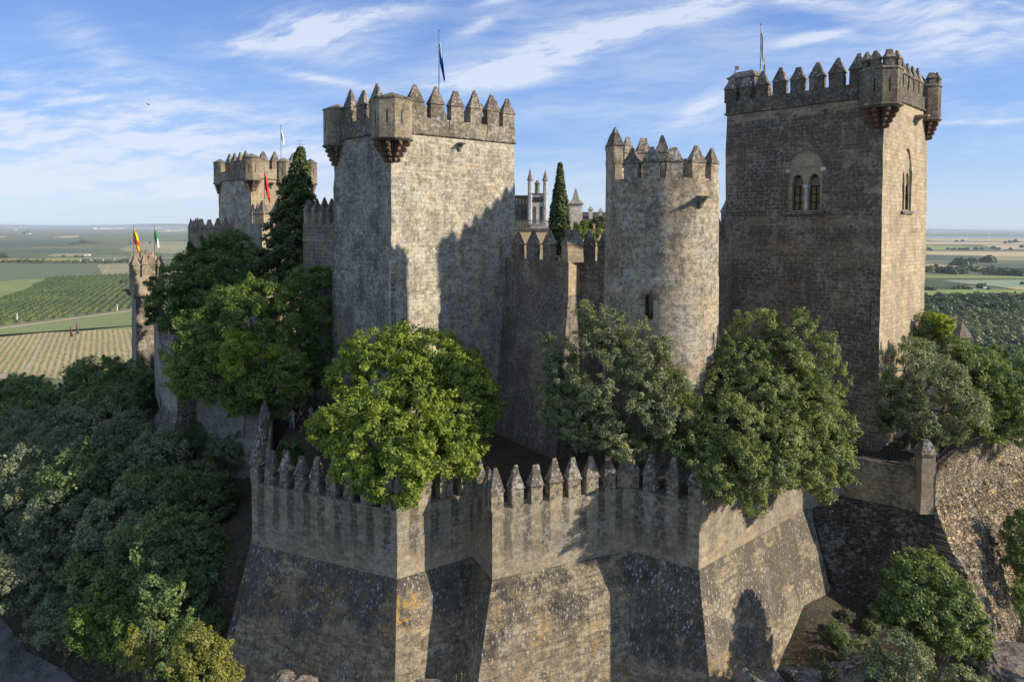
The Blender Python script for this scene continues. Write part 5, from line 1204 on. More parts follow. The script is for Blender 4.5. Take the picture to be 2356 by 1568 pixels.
for px, py, s_, g_, lab in [(1930, 1440, .26, 0, 'dark scrub bush tucked under the end of the sunlit base'), (1990, 1470, .3, 5, 'pale scrub bush in the hollow left of the round tree'), (1945, 1400, .18, 3, 'grey tuft of scrub at the foot of the recess'), (2020, 1400, .22, 0, 'dark scrub at the foot of the terrace wall'), (1965, 1490, .28, 2, 'low scrub bush under the recess corner'), (1900, 1525, .25, 3, 'low scrub bush beside the grey boulder'), (2005, 1430, .2, 5, 'tiny scrub bush on the dark earth below the recess'), (1860, 1540, .22, 5, 'dry scrub bush at the foot of the sunlit base'), (1960, 1570, .3, 3, 'scrub bush left of the grey shrub'), (2290, 1440, .2, 5, 'scrub bush on the dirt below the rough rampart'), (2250, 1500, .25, 2, 'scrub bush above the dark slab'), (1800, 1565, .2, 3, 'scrub bush at the bottom edge under the sunlit base'), (560, 1560, .3, 5, 'scrub bush at the bottom left foot of the base'), (490, 1210, .3, 3, 'small bush on the dark bank left of the rampart'), (520, 1120, .35, 1, 'dark bush on the bank close to the rampart corner'), (470, 1180, .3, 2, 'grey bush in the middle of the dark bank')]:
    x, y, z = place_top(px, py, 5.9 * s_ * .8); gtree(x, y, z - 1.6 * s_, g_, s_, lab, 'scrub_bush')
# ---- weeds and scrub on the banks (uncountable)
def scatter_weeds():
    N = 15000; x = rng.uniform(-34, 42, N); y = rng.uniform(26, 60, N); s = sdist(x, y); k = (s > 2.6) & (s < 26); x, y = x[k], y[k]; z = hgt(x, y)
    cc = np.stack([x, y, z + .08], 1); o = np.tile(np.array([[0, 0, 1.]]), (len(x), 1))
    n = vnoise(x, y, 3.5, 9) > .45; cc, o = cc[n], o[n]
    v, f, a = leaves(cc, o, 14, .17, .34, aspect=3.4, up=.1, flatn=1.0); me = np_mesh('ground_cover', v, f, a)
    me.materials.append(leafmat('dry_weed', (.07, .065, .035), (.10, .10, .045), (.16, .14, .07), .2)); ob = bpy.data.objects.new('ground_cover', me); COL.objects.link(ob); ob['kind'] = 'stuff'; ob['label'] = 'dry weeds and scrub on the earth banks'
scatter_weeds()

# ---- rocks
ROCKM = None
def rockmat():
    m, t = newmat('grey_rock'); g = t.n('ShaderNodeNewGeometry'); P = g.outputs['Position']; n = t.noise(P, 1.4, 9, .7); f = t.noise(P, 6, 6, .75)
    c = t.mix(t.ss(n, .38, .6), (.05, .045, .042), (.20, .185, .165)); c = t.mix(t.ss(f, .54, .6), c, (.36, .34, .30)); c = t.mix(t.m('MULTIPLY', t.ss(t.noise(P, 2.2, 5), .56, .64), .5), c, (.30, .20, .08))
    finish(t, c, .95, t.m('ADD', n, f), .12, 1.); return m
ROCKM = rockmat()
def rock(px, py, Y, w, h, label, seed):
    r = np.random.default_rng(seed); b = bmesh.new(); bmesh.ops.create_icosphere(b, subdivisions=5, radius=1); p = pt(px, py, Y); g = min(htx(p.x, p.y), p.z)
    off_ = r.uniform(0, 50, 3); pl = []
    for _ in range(22):
        n_ = r.normal(size=3); n_ /= np.linalg.norm(n_); pl.append((n_, r.uniform(.45, .85)))
    for v in b.verts:
        c = np.array(v.co)
        for n_, d_ in pl:
            e = c @ n_ - d_
            if e > 0: c = c - n_ * e * .93
        q = 0
        for s_, a_ in ((.45, .10), (.17, .06), (.08, .03)):
            q += a_ * (float(vnoise(np.array([c[0] + off_[0] + c[2]]), np.array([c[1] + off_[1] - c[2] * .7]), s_, 3)[0]) - .5) * 2
        v.co = Vector((c[0] * w, c[1] * w * .8, c[2] * h)) * (1.25 + q)
    me = bpy.data.meshes.new('rock'); b.to_mesh(me); b.free(); me.materials.append(ROCKM)
    o = bpy.data.objects.new('rock', me); COL.objects.link(o); o.location = (p.x, p.y, max(p.z, htx(p.x, p.y) - h * .1)); o.rotation_euler.z = r.uniform(0, 6); props(o, label, 'rock', 'rock outcrops below the walls')
for a_ in [(690, 1600, 33.4, 1.4, .9, 'jagged lichen rock under the left battered base'), (640, 1590, 33.6, 1.5, 1.1, 'smaller rock left of the jagged one at the bottom'), (1850, 1560, 34.8, 1.3, .5, 'large grey boulder at the bottom right of the sunlit base'), (2320, 1530, 33.8, 2.4, .5, 'smooth dark slab in the bottom right corner'), (1760, 1590, 33.8, 1.6, 1.2, 'rough rock at the bottom edge under the sunlit base'), (1975, 1560, 33.2, 1.3, .9, 'rock behind the grey shrub'), (1000, 1600, 32.8, 1.3, .9, 'rock in the nook of the zigzag base')]:
    rock(*a_, seed=int(a_[0]))

# ================================================================== SMALLER THINGS
# ---- flags
def cloth_mat(name, cols, axis_lo, axis_hi, vertical=True):
    """cols: list of (upper fraction, colour) down the cloth"""
    m, t = newmat(name); tc = t.n('ShaderNodeTexCoord'); s = t.sep(tc.outputs['UV']); q = s[1]
    c = cols[-1][1]
    for fr, cc in reversed(cols[:-1]):
        c = t.mix(t.ss(q, fr, fr + .01), cc, c) if isinstance(c, tuple) or True else c
    b = finish(t, c, .8); return m
def flag(name, label, px, ptop, pbot, pf0, pf1, Y, mat, rgt=1, wid=.42, pole_r=.045, group=None, zbase=None):
    """pole from ptop to pbot with a limp flag hanging between pf0 and pf1"""
    b, tp = pt(px, pbot, Y), pt(px, ptop, Y); zb = b.z if zbase is None else zbase
    o = thing(name, (tp.x, tp.y, zb), label, 'flag', group); m = MB(); m.tube((tp.x, tp.y, zb), (tp.x, tp.y, tp.z), pole_r, pole_r * .6, 8); m.build('pole', METAL, o)
    m = MB(); m.tube((tp.x, tp.y, tp.z + .002), (tp.x, tp.y, tp.z + .1), pole_r * 1.6, pole_r * .8, 8); m.build('finial', METAL, o)
    z1, z0 = pt(px, pf0, Y).z, pt(px, pf1, Y).z; nu, nv = 14, 22; vs = []; uv = []; r = random.Random(name + label)
    ph = r.uniform(0, 6)
    for v in range(nv + 1):
        fv = v / nv; w = wid * (.25 + .95 * fv ** .8) * (1 if fv < .93 else .8)
        for u in range(nu + 1):
            fu = u / nu; x = pole_r + fu * w; yy = .10 * math.sin(fu * 11 + ph + fv * 2) * (.3 + fu) + .04 * math.sin(fv * 9 + fu * 5); zz = z1 - (z1 - z0) * (fv * (.55 + .45 * fu) + .12 * fu)
            vs.append((tp.x + x * rgt * .95, tp.y + yy, zz)); uv.append((fu, 1 - fv))
    k = nu + 1; fs = [(v * k + u, v * k + u + 1, (v + 1) * k + u + 1, (v + 1) * k + u) for v in range(nv) for u in range(nu)]
    m = MB(); m.add(vs, fs); f = m.build('cloth', mat, o, True); ul = f.data.uv_layers.new(name='UVMap')
    for lp in f.data.loops: ul.data[lp.index].uv = uv[lp.vertex_index]
    sd = f.modifiers.new('thick', 'SOLIDIFY'); sd.thickness = .012
    return o
def cm(name, c): return flat(name, c, .8, .12, 3.)
def bandmat(name, stops, uaxis=False, diagn=.35):
    m, t = newmat(name); tc = t.n('ShaderNodeTexCoord'); s = t.sep(tc.outputs['UV'])
    q = t.m('ADD', t.m('MULTIPLY', s[0], 1 - diagn), t.m('MULTIPLY', s[1], diagn)) if uaxis else s[1]
    c = stops[0][1]
    for fr, cc in stops[1:]: c = t.mix(t.ss(q, fr - .01, fr + .01), c, cc)
    finish(t, c, .8); return m
flag('blue_flag', 'limp white and blue flag on a pole above the lichened square tower', 1010, 71, 240, 95, 182, 53, bandmat('blue_flag_cloth', [(0, (.02, .09, .38)), (.45, (.03, .16, .5)), (.52, (.45, .55, .7))]), zbase=7.05)
flag('white_flag', 'limp white flag on a tall pole above the keep', 1751, 57, 175, 70, 165, 53.5, cm('white_cloth', (.6, .6, .57)), zbase=9.05, wid=.33)
flag('pale_flag', 'small white flag on a thin pole above the distant tower', 646, 290, 365, 300, 335, 84, cm('pale_cloth', (.6, .62, .62)), wid=.4, zbase=5.7)
flag('red_flag', 'long bright red flag hanging before the distant tower', 608, 384, 480, 398, 462, 73, cm('red_cloth', (.72, .035, .015)), wid=.55, zbase=.26)
flag('red_yellow_flag', 'red and yellow striped flag on the flag tower', 307, 520, 590, 524, 580, 73, bandmat('red_yellow_cloth', [(0, (.62, .02, .02)), (.22, (.75, .48, .02)), (.38, (.62, .02, .02)), (.58, (.75, .48, .02)), (.93, (.62, .02, .02))], True, .8), wid=.62, zbase=-7.4)
flag('green_white_flag', 'green and white striped flag on the flag tower', 355, 520, 592, 524, 572, 74, bandmat('green_white_cloth', [(0, (.02, .22, .08)), (.34, (.62, .65, .6)), (.66, (.02, .22, .08))], True, .5), wid=.5, zbase=-7.4)
for i, (px, a_, lab, cc) in enumerate(((161, 748, 'furled grey and red banner nearer the street lamp', (.13, .05, .05)), (175, 741, 'furled dark banner beyond the first one', (.12, .07, .09)))):
    x, y, z = place_top(px, a_, 8., 90, 200); p = pt(px, a_, y)
    o = thing('banner', (x, y, z), lab, 'banner', 'furled banners behind the slope trees'); m = MB(); m.tube((x, y, z - .3), (x, y, p.z), .07, .04, 6); m.build('pole', METAL, o)
    m = MB(); nf = 10; m.tube((x + .1, y, p.z - .2), (x + .55, y, p.z - 3.4), .12, .34, 9); m.build('cloth', cm('banner_cloth_%d' % i, cc), o, True)
x, y, z = place_top(149, 766, 6., 85, 200); o = thing('street_lamp', (x, y, z), 'street lamp with a curved arm above the slope trees', 'street lamp'); m = MB(); m.tube((x, y, z - .3), (x, y, z + 6), .08, .05, 8); m.tube((x, y, z + 6), (x + .9, y, z + 6.2), .04, .04, 6); m.build('post', METAL, o)
m = MB(); m.box((x + 1.0, y, z + 6.1), (.7, .35, .16)); m.build('lamp_head', METAL, o)
# aerials
p = pt(690, 322, 86); o = thing('antenna_mast', (p.x, p.y, 5.7), 'thin lattice antenna mast behind the tall conifer on the distant tower', 'antenna'); m = MB(); m.tube((p.x, p.y, 5.69), (p.x, p.y, p.z), .06, .035, 6); m.build('mast', METAL, o)
m = MB()
for k in range(3): m.tube((p.x - .45 + .1 * k, p.y, p.z - .1 - .45 * k), (p.x + .45 - .1 * k, p.y, p.z - .1 - .45 * k), .02, .02, 5)
m.build('crossbar', METAL, o)
p = pt(1692, 150, 55); o = thing('weather_station', (p.x, p.y, 12.3), 'small instrument mast on the roofed stair head of the keep', 'antenna'); m = MB(); m.tube((p.x, p.y, 12.28), (p.x, p.y, 12.95), .03, .02, 6); m.tube((p.x - .15, p.y, 12.3), (p.x, p.y, 12.6), .02, .02, 5); m.build('mast', METAL, o)
m = MB(); m.tube((p.x + .12, p.y - .03, 12.75), (p.x + .12, p.y + .03, 12.75), .17, .17, 12); m.tube((p.x, p.y, 12.75), (p.x + .12, p.y, 12.75), .015, .015, 5); m.build('dish', METAL, o)
# bird
p = pt(341, 241, 110); m = MB()
m.tube(p + Vector((-.14, 0, -.06)), p + Vector((.16, 0, .05)), .03, .05, 6); m.tube(p + Vector((.16, 0, .05)), p + Vector((.24, 0, .08)), .04, .008, 6)
for sg in (-1, 1): m.add([p + Vector((-.06, 0, 0)), p + Vector((.1, 0, .03)), p + Vector((.08, sg * .3, .16)), p + Vector((-.02, sg * .62, .05)), p + Vector((-.07, 0, .02)), p + Vector((.09, 0, .045)), p + Vector((.07, sg * .3, .175)), p + Vector((-.03, sg * .62, .065))], [(0, 1, 2, 3), (4, 7, 6, 5), (0, 4, 5, 1), (1, 5, 6, 2), (2, 6, 7, 3), (3, 7, 4, 0)])
b_ = m.build('bird', METAL, origin=p); props(b_, 'small dark bird gliding in the sky at the left', 'bird')

# ---- palace inside the walls
def palace():
    p = C(1262, 104); q0 = C(1221, 104); a0 = C(1130, 104); o = thing('palace', (q0.x, q0.y, -15.2), 'white and brown stone palace with two spired turrets behind the prow wall', 'palace')
    zf = zat(1220, 518, 104); zt = zat(1220, 447, 104); zw = zat(1190, 452, 108)
    m = MB(); m.prism([(q0.x, q0.y), (p.x - .3, p.y), (p.x - .3, p.y + 6), (q0.x, q0.y + 6)], zf - 8, zt); w1 = m.build('front_block', WHITE, o)
    m = MB(); m.prism([(a0.x, 108), (q0.x - .01, 108), (q0.x - .01, 114), (a0.x, 114)], zf - 8, zw); w2 = m.build('side_block', stone('palace_rubble', base=(.25, .21, .16), base2=(.17, .145, .12), dark=(.06, .05, .045), damt=.7, lamt=.5, mort=.5, cw=.7, ch=.4, lscale=1.5), o)
    ter = MB(); ter.prism([(a0.x, 98), (p.x + 1.2, 98), (p.x + 1.2, 103.99), (a0.x, 103.99)], -16, zf - .7); ter.build('terrace', PLASTER, o)
    ter = MB(); ter.prism([(a0.x, 97.8), (p.x + 1.3, 97.8), (p.x + 1.3, 103.98), (a0.x, 103.98)], zf - .698, zf - .45); ter.build('terrace_edge', CAPM, o)
    bl = MB()
    for k in range(46):
        x = a0.x + .25 + k * (p.x - a0.x + .6) / 45; bl.tube((x, 98.1, zf - .45), (x, 98.1, zf + .6), .045, .045, 5)
    bl.box(((a0.x + p.x + .9) / 2, 98.1, zf + .65), (p.x - a0.x + 1.0, .14, .09)); bl.build('balustrade', METAL, o)
    # turrets with spires
    for px in (1219, 1254):
        c = C(px, 104.15); s = MB(); rr = .36; ring = [(c.x + rr * math.cos(R(22.5 + 45 * k)), c.y + rr * math.sin(R(22.5 + 45 * k))) for k in range(8)]
        s.prism(ring, zt - 4.5, zt + 2.1); tt_ = s.build('turret', WHITE, o)
        s = MB(); s.prism(inset(ring, -.15), zt + 2.102, zt + 2.25); s.pyramid(inset(ring, -.08), zt + 2.252, (c.x, c.y, zt + 4.1 if px == 1219 else zt + 3.8)); s.build('spire', GREYM, tt_)
    c = C(1236, 106); s = MB(); s.tube((c.x, c.y, zt), (c.x, c.y, zt + 1.7), .42, .38, 12); s.tube((c.x, c.y, zt + 1.702), (c.x, c.y, zt + 1.85), .5, .5, 12); s.tube((c.x, c.y, zt + 1.852), (c.x, c.y, zt + 2.3), .4, .12, 12); s.build('chimney', GREYM, o)
    cr_ = MB()
    for k in range(9): x = q0.x + .45 + k * (p.x - q0.x - 1.35) / 8; cr_.box((x, q0.y - .02, zt - .75), (.08, .12, .75))
    cr_.build('arcaded_frieze', SLIT, w1)
    cc = MB(); cc.prism([(q0.x - .1, q0.y - .1), (p.x - .2, p.y - .1), (p.x - .2, p.y + 6.1), (q0.x - .1, q0.y + 6.1)], zt + .002, zt + .18); cc.build('cornice', CAPM, w1)
    cr_ = MB()
    for k in range(12): x = q0.x - .6 - k * .5; cr_.box((x, 107.98, zw - .85), (.16, .12, .8))
    cr_.build('arcaded_frieze', PLASTER, w2)
    cc = MB(); cc.prism([(a0.x, 107.8), (q0.x - .02, 107.8), (q0.x - .02, 114.1), (a0.x, 114.1)], zw + .002, zw + .2); cc.build('cornice', CAPM, w2)
    for px, Y, par in ((1230, 104, w1), (1245, 104, w1), (1196, 108, w2)):
        c = C(px, Y); w = MB(); w.add(*extr(arch_prof(.36, 2.7, 2.4), (c.x, c.y - .02, zf + .2), Vector((1, 0)), Vector((0, -1)), -.1, .02)); f = w.build('window', GLASS, par)
        w = MB(); w.box((c.x, c.y - .05, zf + 1.4), (.035, .04, 2.4)); w.box((c.x, c.y - .06, zf + .16), (.6, .18, .12)); w.build('window_frame', WHITE, f)
palace()
def palace2():
    Y = 112; a, b = C(1300, Y), C(1400, Y); zt = zat(1350, 492, Y); o = thing('palace_wing', (a.x, a.y, -15.2), 'low palace wing with a dark tiled roof and small chimneys left of the round tower', 'palace')
    m = MB(); m.prism([(a.x, Y), (b.x, Y), (b.x, Y + 8), (a.x, Y + 8)], -16, zt - 1.2); w = m.build('wall', PLASTER, o)
    m = MB(); m.add([(a.x - .2, Y - .3, zt - 1.19), (b.x + .2, Y - .3, zt - 1.19), (b.x + .2, Y + 8.2, zt - 1.19), (a.x - .2, Y + 8.2, zt - 1.19), (a.x - .2, Y + 4, zt + .4), (b.x + .2, Y + 4, zt + .4)], [(0, 3, 2, 1), (0, 1, 5, 4), (2, 3, 4, 5), (0, 4, 3), (1, 2, 5)]); rf = m.build('roof', flat('dark_tile', (.06, .05, .05), .9, .4, 3.), o)
    for px, tp, wd_ in ((1358.5, 474, .62), (1381, 470 + 8, .5)):
        c = C(px, Y + 1); ztp = zat(px, tp, Y + 1); s = MB(); s.box((c.x, c.y, (zt - 1 + ztp - .6) / 2), (wd_, wd_, ztp - .6 - zt + 1)); s.add([(c.x - wd_ * .8, c.y - wd_ * .8, ztp - .6), (c.x + wd_ * .8, c.y - wd_ * .8, ztp - .6), (c.x + wd_ * .8, c.y + wd_ * .8, ztp - .6), (c.x - wd_ * .8, c.y + wd_ * .8, ztp - .6), (c.x, c.y - wd_ * .8, ztp), (c.x, c.y + wd_ * .8, ztp)], [(0, 3, 2, 1), (0, 1, 4), (2, 3, 5), (1, 2, 5, 4), (3, 0, 4, 5)])
        s.build('chimney', WHITE, rf)
    c = C(1324, 110); z1, z0, z2 = zat(1324, 434, 110), zat(1324, 500, 110), zat(1324, 467, 110); o = thing('spired_turret', (c.x, c.y, -15.2), 'lone white turret with a tall stone spire right of the slim cypress', 'turret')
    sq = lambda r: [(c.x - r, c.y - r), (c.x + r, c.y - r), (c.x + r, c.y + r), (c.x - r, c.y + r)]
    m = MB(); m.prism(sq(1.0), -16, z2 - .3); m.build('wall', WHITE, o)
    m = MB(); m.prism(sq(1.1), z2 - .298, z2 - .15, sq(1.25)); m.pyramid(sq(1.2), z2 - .148, (c.x, c.y, z2 + 1.1)); m.prism(sq(.62), z2 + .2, z1, sq(.08)); m.build('spire', GREYM, o)
palace2()
# stone merlons peeping out of the trees at the right
for px, py, s_, lab in ((2214, 738, 1., 'lone pointed stone merlon among the trees at the right'), (2184, 760, .8, 'smaller stone merlon half hidden left of the lone pointed one')):
    p = pt(px, py, 56); o = thing('stone_pinnacle', (p.x, p.y, -15.3), lab, 'merlon'); m = MB(); m.box((p.x, p.y, (-15.4 + p.z - 1.3) / 2), (.85 * s_, .85 * s_, p.z - 1.3 + 15.4)); m.build('shaft', WARM, o)
    m = MB(); m.pyramid([(p.x - .55 * s_, p.y - .55 * s_), (p.x + .55 * s_, p.y - .55 * s_), (p.x + .55 * s_, p.y + .55 * s_), (p.x - .55 * s_, p.y + .55 * s_)], p.z - 1.298, (p.x, p.y, p.z)); m.build('cap', CAPW, o)

# ---- railings on the terrace
def railing(pts, label, post=True, h=1.0, step=.13, name='railing'):
    o = thing(name, pts[0], label, 'railing', 'terrace railings'); rails = MB(); bars = MB(); posts = MB()
    for a, b in zip(pts, pts[1:]):
        a, b = Vector(a), Vector(b); L_ = (b - a).length; up = Vector((0, 0, 1))
        for z in (.1, h): rails.tube(a + up * z, b + up * z, .022, .022, 5)
        n = max(2, int(L_ / step))
        for k in range(1, n): q = a.lerp(b, k / n); bars.tube(q + up * .1, q + up * h, .011, .011, 4)
    for p in pts: p = Vector(p); posts.tube(p - Vector((0, 0, .15)), p + Vector((0, 0, h + .05)), .03, .03, 6)
    rails.build('rail', IRON, o); bars.build('bars', IRON, o); posts.build('post', IRON, o); return o
zt_ = -15.3
def on(px, py, z): p = pz(px, py, z); return (p.x, p.y, z)
railing([(*(G1 + Vector((-1.8, 1.3))), -15.05), (*(G1 + Vector((.15, .35))), -15.1), (*(H0 + Vector((-.15, .3))), -15.3)], 'iron railing along the terrace edge below the keep corner', step=.2)
railing([(*(G1 + Vector((-.2, 1.6))), -15.25), (*C(2060, 44.9), -15.25), (*C(2112, 44.6), -15.25), (*C(2170, 48.6), -15.25)], 'second iron railing behind the terrace path', step=.2)
railing([(*(RW[0] + Vector((.35, .45))), -15.45), (*(RW[0].lerp(RW[1], .5) + Vector((-.05, .45))), -15.45), (*(RW[1] + Vector((-.1, .5))), -15.45)], 'iron railing on top of the rough rampart beside the pillar', step=.2)
# paved walk
m = MB(); q = [G1 + Vector((-.6, .6)), H0 + Vector((-.5, .72)), C(2133, 44.0), C(2060, 44.3), G1 + Vector((-.5, 1.5))]; m.add([(*p, -15.235) for p in q], [tuple(range(5))]); o = m.build('path', flat('paved_path', (.22, .18, .13), .9, .3, 3.)); o['kind'] = 'structure'
# timber handrail seen through the olives
a, b = pt(1515, 1060, 39.3), pt(1560, 1075, 38.9); a.z = b.z = -15.9
o = thing('timber_handrail', (a.x, a.y, -16.9), 'short pale timber handrail in the shade behind the rampart merlons', 'railing'); WOOD = flat('pale_wood', (.30, .22, .12), .8, .2, 4.)
m = MB(); m.tube(a, b, .05, .05, 6); m.tube(a - Vector((0, 0, .4)), b - Vector((0, 0, .4)), .04, .04, 6); m.build('rail', WOOD, o)
m = MB(); m.tube((a.x, a.y, -17), (a.x, a.y, -15.8), .05, .05, 6); m.tube((b.x, b.y, -17), (b.x, b.y, -15.8), .05, .05, 6); m.build('post', WOOD, o)

# ---- people on the path inside the wall
def skin_mesh(name, verts, edges, radii, mat, parent, root=0, lv=2):
    me = bpy.data.meshes.new(name); me.from_pydata(verts, edges, []); o = bpy.data.objects.new(name, me); COL.objects.link(o)
    sk = o.modifiers.new('s', 'SKIN'); sk.use_smooth_shade = True
    for i, r in enumerate(radii): me.skin_vertices[0].data[i].radius = (r, r) if not hasattr(r, '__len__') else r
    for i in range(len(verts)): me.skin_vertices[0].data[i].use_root = (i == root)
    sb = o.modifiers.new('u', 'SUBSURF'); sb.levels = lv; sb.render_levels = lv
    bpy.context.view_layer.update(); dg = bpy.context.evaluated_depsgraph_get(); new = bpy.data.meshes.new_from_object(o.evaluated_get(dg)); o.modifiers.clear(); o.data = new
    new.materials.clear(); new.materials.append(mat); o.parent = parent; return o
SKIN = flat('skin', (.32, .20, .14), .6, .05, 5.); HAIR = flat('dark_hair', (.03, .022, .016), .7, .2, 20.)
def person(px, py, Y, H, rz, label, shirt, legs, hairc=HAIR, arm=(.1, .25), stride=.12, skirt=False):
    p = pt(px, py, Y); p.z = max(htx(p.x, p.y), -15.25); o = thing('person', (p.x, p.y, -15.25), label, 'person', 'visitors on the path', rz); k = H / 1.75
    V = [(0, 0, .93), (0, 0, 1.12), (0, .0, 1.34), (0, 0, 1.44), (0, -.01, 1.51), (0, -.02, 1.6), (0, -.02, 1.72)]; E = [(0, 1), (1, 2), (2, 3), (3, 4), (4, 5), (5, 6)]; Rr = [(.15, .11), (.13, .095), (.16, .105), (.10, .08), (.052, .052), (.075, .09), (.06, .075)]
    for s in (-1, 1):
        i = len(V); f = arm[0] * s
        V += [(s * .17, 0, 1.40), (s * .23, .02 + f * .2, 1.14), (s * (.24 - arm[1] * .3), -.06 + f - arm[1] * .5, .90 + arm[1] * .35), (s * (.24 - arm[1] * .35), -.08 + f - arm[1] * .6, .82 + arm[1] * .4)]
        E += [(3, i), (i, i + 1), (i + 1, i + 2), (i + 2, i + 3)]; Rr += [.062, .046, .032, (.036, .02)]
        w = Vector(V[i + 3]); 
        for q in range(5):
            j = len(V); dx = (q - 2) * .017; ln = (.055, .075, .085, .078, .06)[q]
            if q == 0: t1, t2 = Vector((dx - .012, -.02, -.02)), Vector((dx - .02, -.045, -.045))
            else: t1, t2 = Vector((dx, 0, -.05)), Vector((dx, -.018, -.05 - ln * .6))
            V += [tuple(w + t1), tuple(w + t2)]; E += [(i + 3, j), (j, j + 1)]; Rr += [.0095, .008]
        i = len(V); fs = stride * s
        V += [(s * .09, 0, .88), (s * .10, -fs * .4 - .02, .50), (s * .10, -fs + .03, .10), (s * .10, -fs - .10, .035)]; E += [(0, i), (i, i + 1), (i + 1, i + 2), (i + 2, i + 3)]; Rr += [.095, .062, .042, (.04, .03)]
    V = [tuple(Vector(v) * k) for v in V]; Rr = [tuple(x * k for x in r) if hasattr(r, '__len__') else r * k for r in Rr]
    skin_mesh('body', V, E, Rr, SKIN, o)
    n0 = 7; L1_, R1_ = 7, 7 + 4 + 10 + 4
    vs = [V[0], V[1], V[2], V[3]]; es = [(0, 1), (1, 2), (2, 3)]; rs = [tuple(x * 1.12 for x in Rr[0]), tuple(x * 1.2 for x in Rr[1]), tuple(x * 1.12 for x in Rr[2]), tuple(x * 1.1 for x in Rr[3])]
    for q in (L1_, R1_): j = len(vs); vs += [V[q], tuple(Vector(V[q]).lerp(Vector(V[q + 1]), .85))]; es += [(3, j), (j, j + 1)]; rs += [.078 * k, .066 * k]
    skin_mesh('shirt', vs, es, rs, shirt, o)
    vs = [V[0]]; es = []; rs = [tuple(x * 1.14 for x in Rr[0])]
    for q in (L1_ + 14, R1_ + 14): j = len(vs); e2 = 2 if not skirt else 1; vs += [V[q], V[q + 1], tuple(Vector(V[q + 1]).lerp(Vector(V[q + 2]), .9 if not skirt else .05))]; es += [(0, j), (j, j + 1), (j + 1, j + 2)]; rs += [.108 * k, .078 * k, .062 * k]
    skin_mesh('trousers' if not skirt else 'shorts', vs, es, rs, legs, o)
    b = bmesh.new(); bmesh.ops.create_icosphere(b, subdivisions=3, radius=1)
    for v in b.verts:
        c = v.co; v.co = Vector((c.x * .088, c.y * .102 + .022, c.z * .10 + (1.685 if c.z > -.2 else 1.67))) * k
        if c.y < -.35 and c.z < .35: v.co.y += .05 * k
    me = bpy.data.meshes.new('hair'); b.to_mesh(me); b.free(); me.materials.append(hairc); h = bpy.data.objects.new('hair', me); COL.objects.link(h); h.parent = o
    m = MB(); h0 = V[5]
    m.add([(-.012 * k, h0[1] - .085 * k, h0[2] + .03 * k), (.012 * k, h0[1] - .085 * k, h0[2] + .03 * k), (.016 * k, h0[1] - .085 * k, h0[2] - .015 * k), (-.016 * k, h0[1] - .085 * k, h0[2] - .015 * k), (0, h0[1] - .115 * k, h0[2] - .008 * k)], [(0, 1, 4), (1, 2, 4), (2, 3, 4), (3, 0, 4), (0, 3, 2, 1)]); ns = m.build('nose', SKIN, None, origin=(0, 0, 0)); ns.parent = o
    m = MB()
    for s in (-1, 1): m.box((s * .03 * k, h0[1] - .084 * k, h0[2] + .035 * k), (.02 * k, .012 * k, .01 * k))
    m.box((0, h0[1] - .082 * k, h0[2] - .045 * k), (.04 * k, .01 * k, .008 * k)); ey = m.build('eyes_and_mouth', HAIR, None, origin=(0, 0, 0)); ey.parent = o
    m = MB()
    for s in (-1, 1): j = len(V) ; q = (L1_ if s < 0 else R1_) + 17; m.box((V[q][0], V[q][1] + .02, .045 * k), (.09 * k, .25 * k, .09 * k), 0, .8)
    sh = m.build('shoes', flat('shoe', (.3, .3, .3) if skirt else (.05, .05, .05), .7, .1), None, origin=(0, 0, 0)); sh.parent = o
    return o
BLK = flat('black_cotton', (.015, .015, .017), .9, .2, 8.); BLU = flat('pale_blue_cotton', (.28, .38, .52), .9, .15, 8.); PAL = flat('pale_trouser', (.42, .46, .52), .9, .1, 8.)
person(672, 985, 50.5, 1.68, .5, 'person in pale top and pale trousers standing left of the two in black', PAL, PAL)
person(682, 975, 51.6, 1.8, -.2, 'tall person in black t-shirt and dark trousers in the path shade', BLK, BLK)
person(693, 985, 50.2, 1.66, -.5, 'person in black top and shorts standing nearest the bright tree', BLK, BLK, skirt=True)
person(715, 982, 51.4, 1.7, 1.2, 'person in light blue shirt partly behind the bright tree', BLU, PAL)
# lamp post of the path
p = pt(723, 925, 51.8); o = thing('path_lamp', (p.x, p.y, -15.25), 'thin dark post beside the visitors on the path', 'post'); m = MB(); m.tube((p.x, p.y, -15.3), (p.x, p.y, -12.4), .035, .03, 6); m.build('post', IRON, o); m = MB(); m.tube((p.x, p.y, -12.398), (p.x, p.y, -12.15), .03, .11, 8); m.build('lamp_head', IRON, o)

# ================================================================== THE PLAIN
def blob(seed, n=90, size=.42):
    r = np.random.default_rng(seed); d = r.normal(size=(n, 3)); d /= np.linalg.norm(d, axis=1, keepdims=True); d[:, 2] = np.abs(d[:, 2]) * 1.0 - .05
    c = d * (r.uniform(.5, 1.0, (n, 1))); c[:, 2] = c[:, 2] * .95 + .12
    return leaves(c, d, 3, size, .22, aspect=1.2, up=.2, flatn=.3, rngs=r)
BL = []
for k in range(4):
    v, f, a = blob(k); me = np_mesh('crown', v, f, a); me.materials.append(LF); BL.append(me)
TK = MB(); TK.tube((0, 0, -.05), (0, 0, .5), .06, .04, 5); _o = TK.build('trunk', BARK); TKM = _o.data; bpy.data.objects.remove(_o)
def far_tree(px, py, rpx, label, group, sz=1.):
    p = pz(px, py, ZP); s = rpx / F * p.y; o = thing('far_tree', (p.x, p.y, ZP), label, 'tree', group, random.uniform(0, 6)); o.scale = (s, s, s * 1.25 * sz)
    for nm, me in (('crown', random.choice(BL)), ('trunk', TKM)): c = bpy.data.objects.new(nm, me); COL.objects.link(c); c.parent = o
ORD = ['first', 'second', 'third', 'fourth', 'fifth', 'sixth', 'seventh', 'eighth', 'ninth', 'tenth', 'eleventh', 'twelfth']
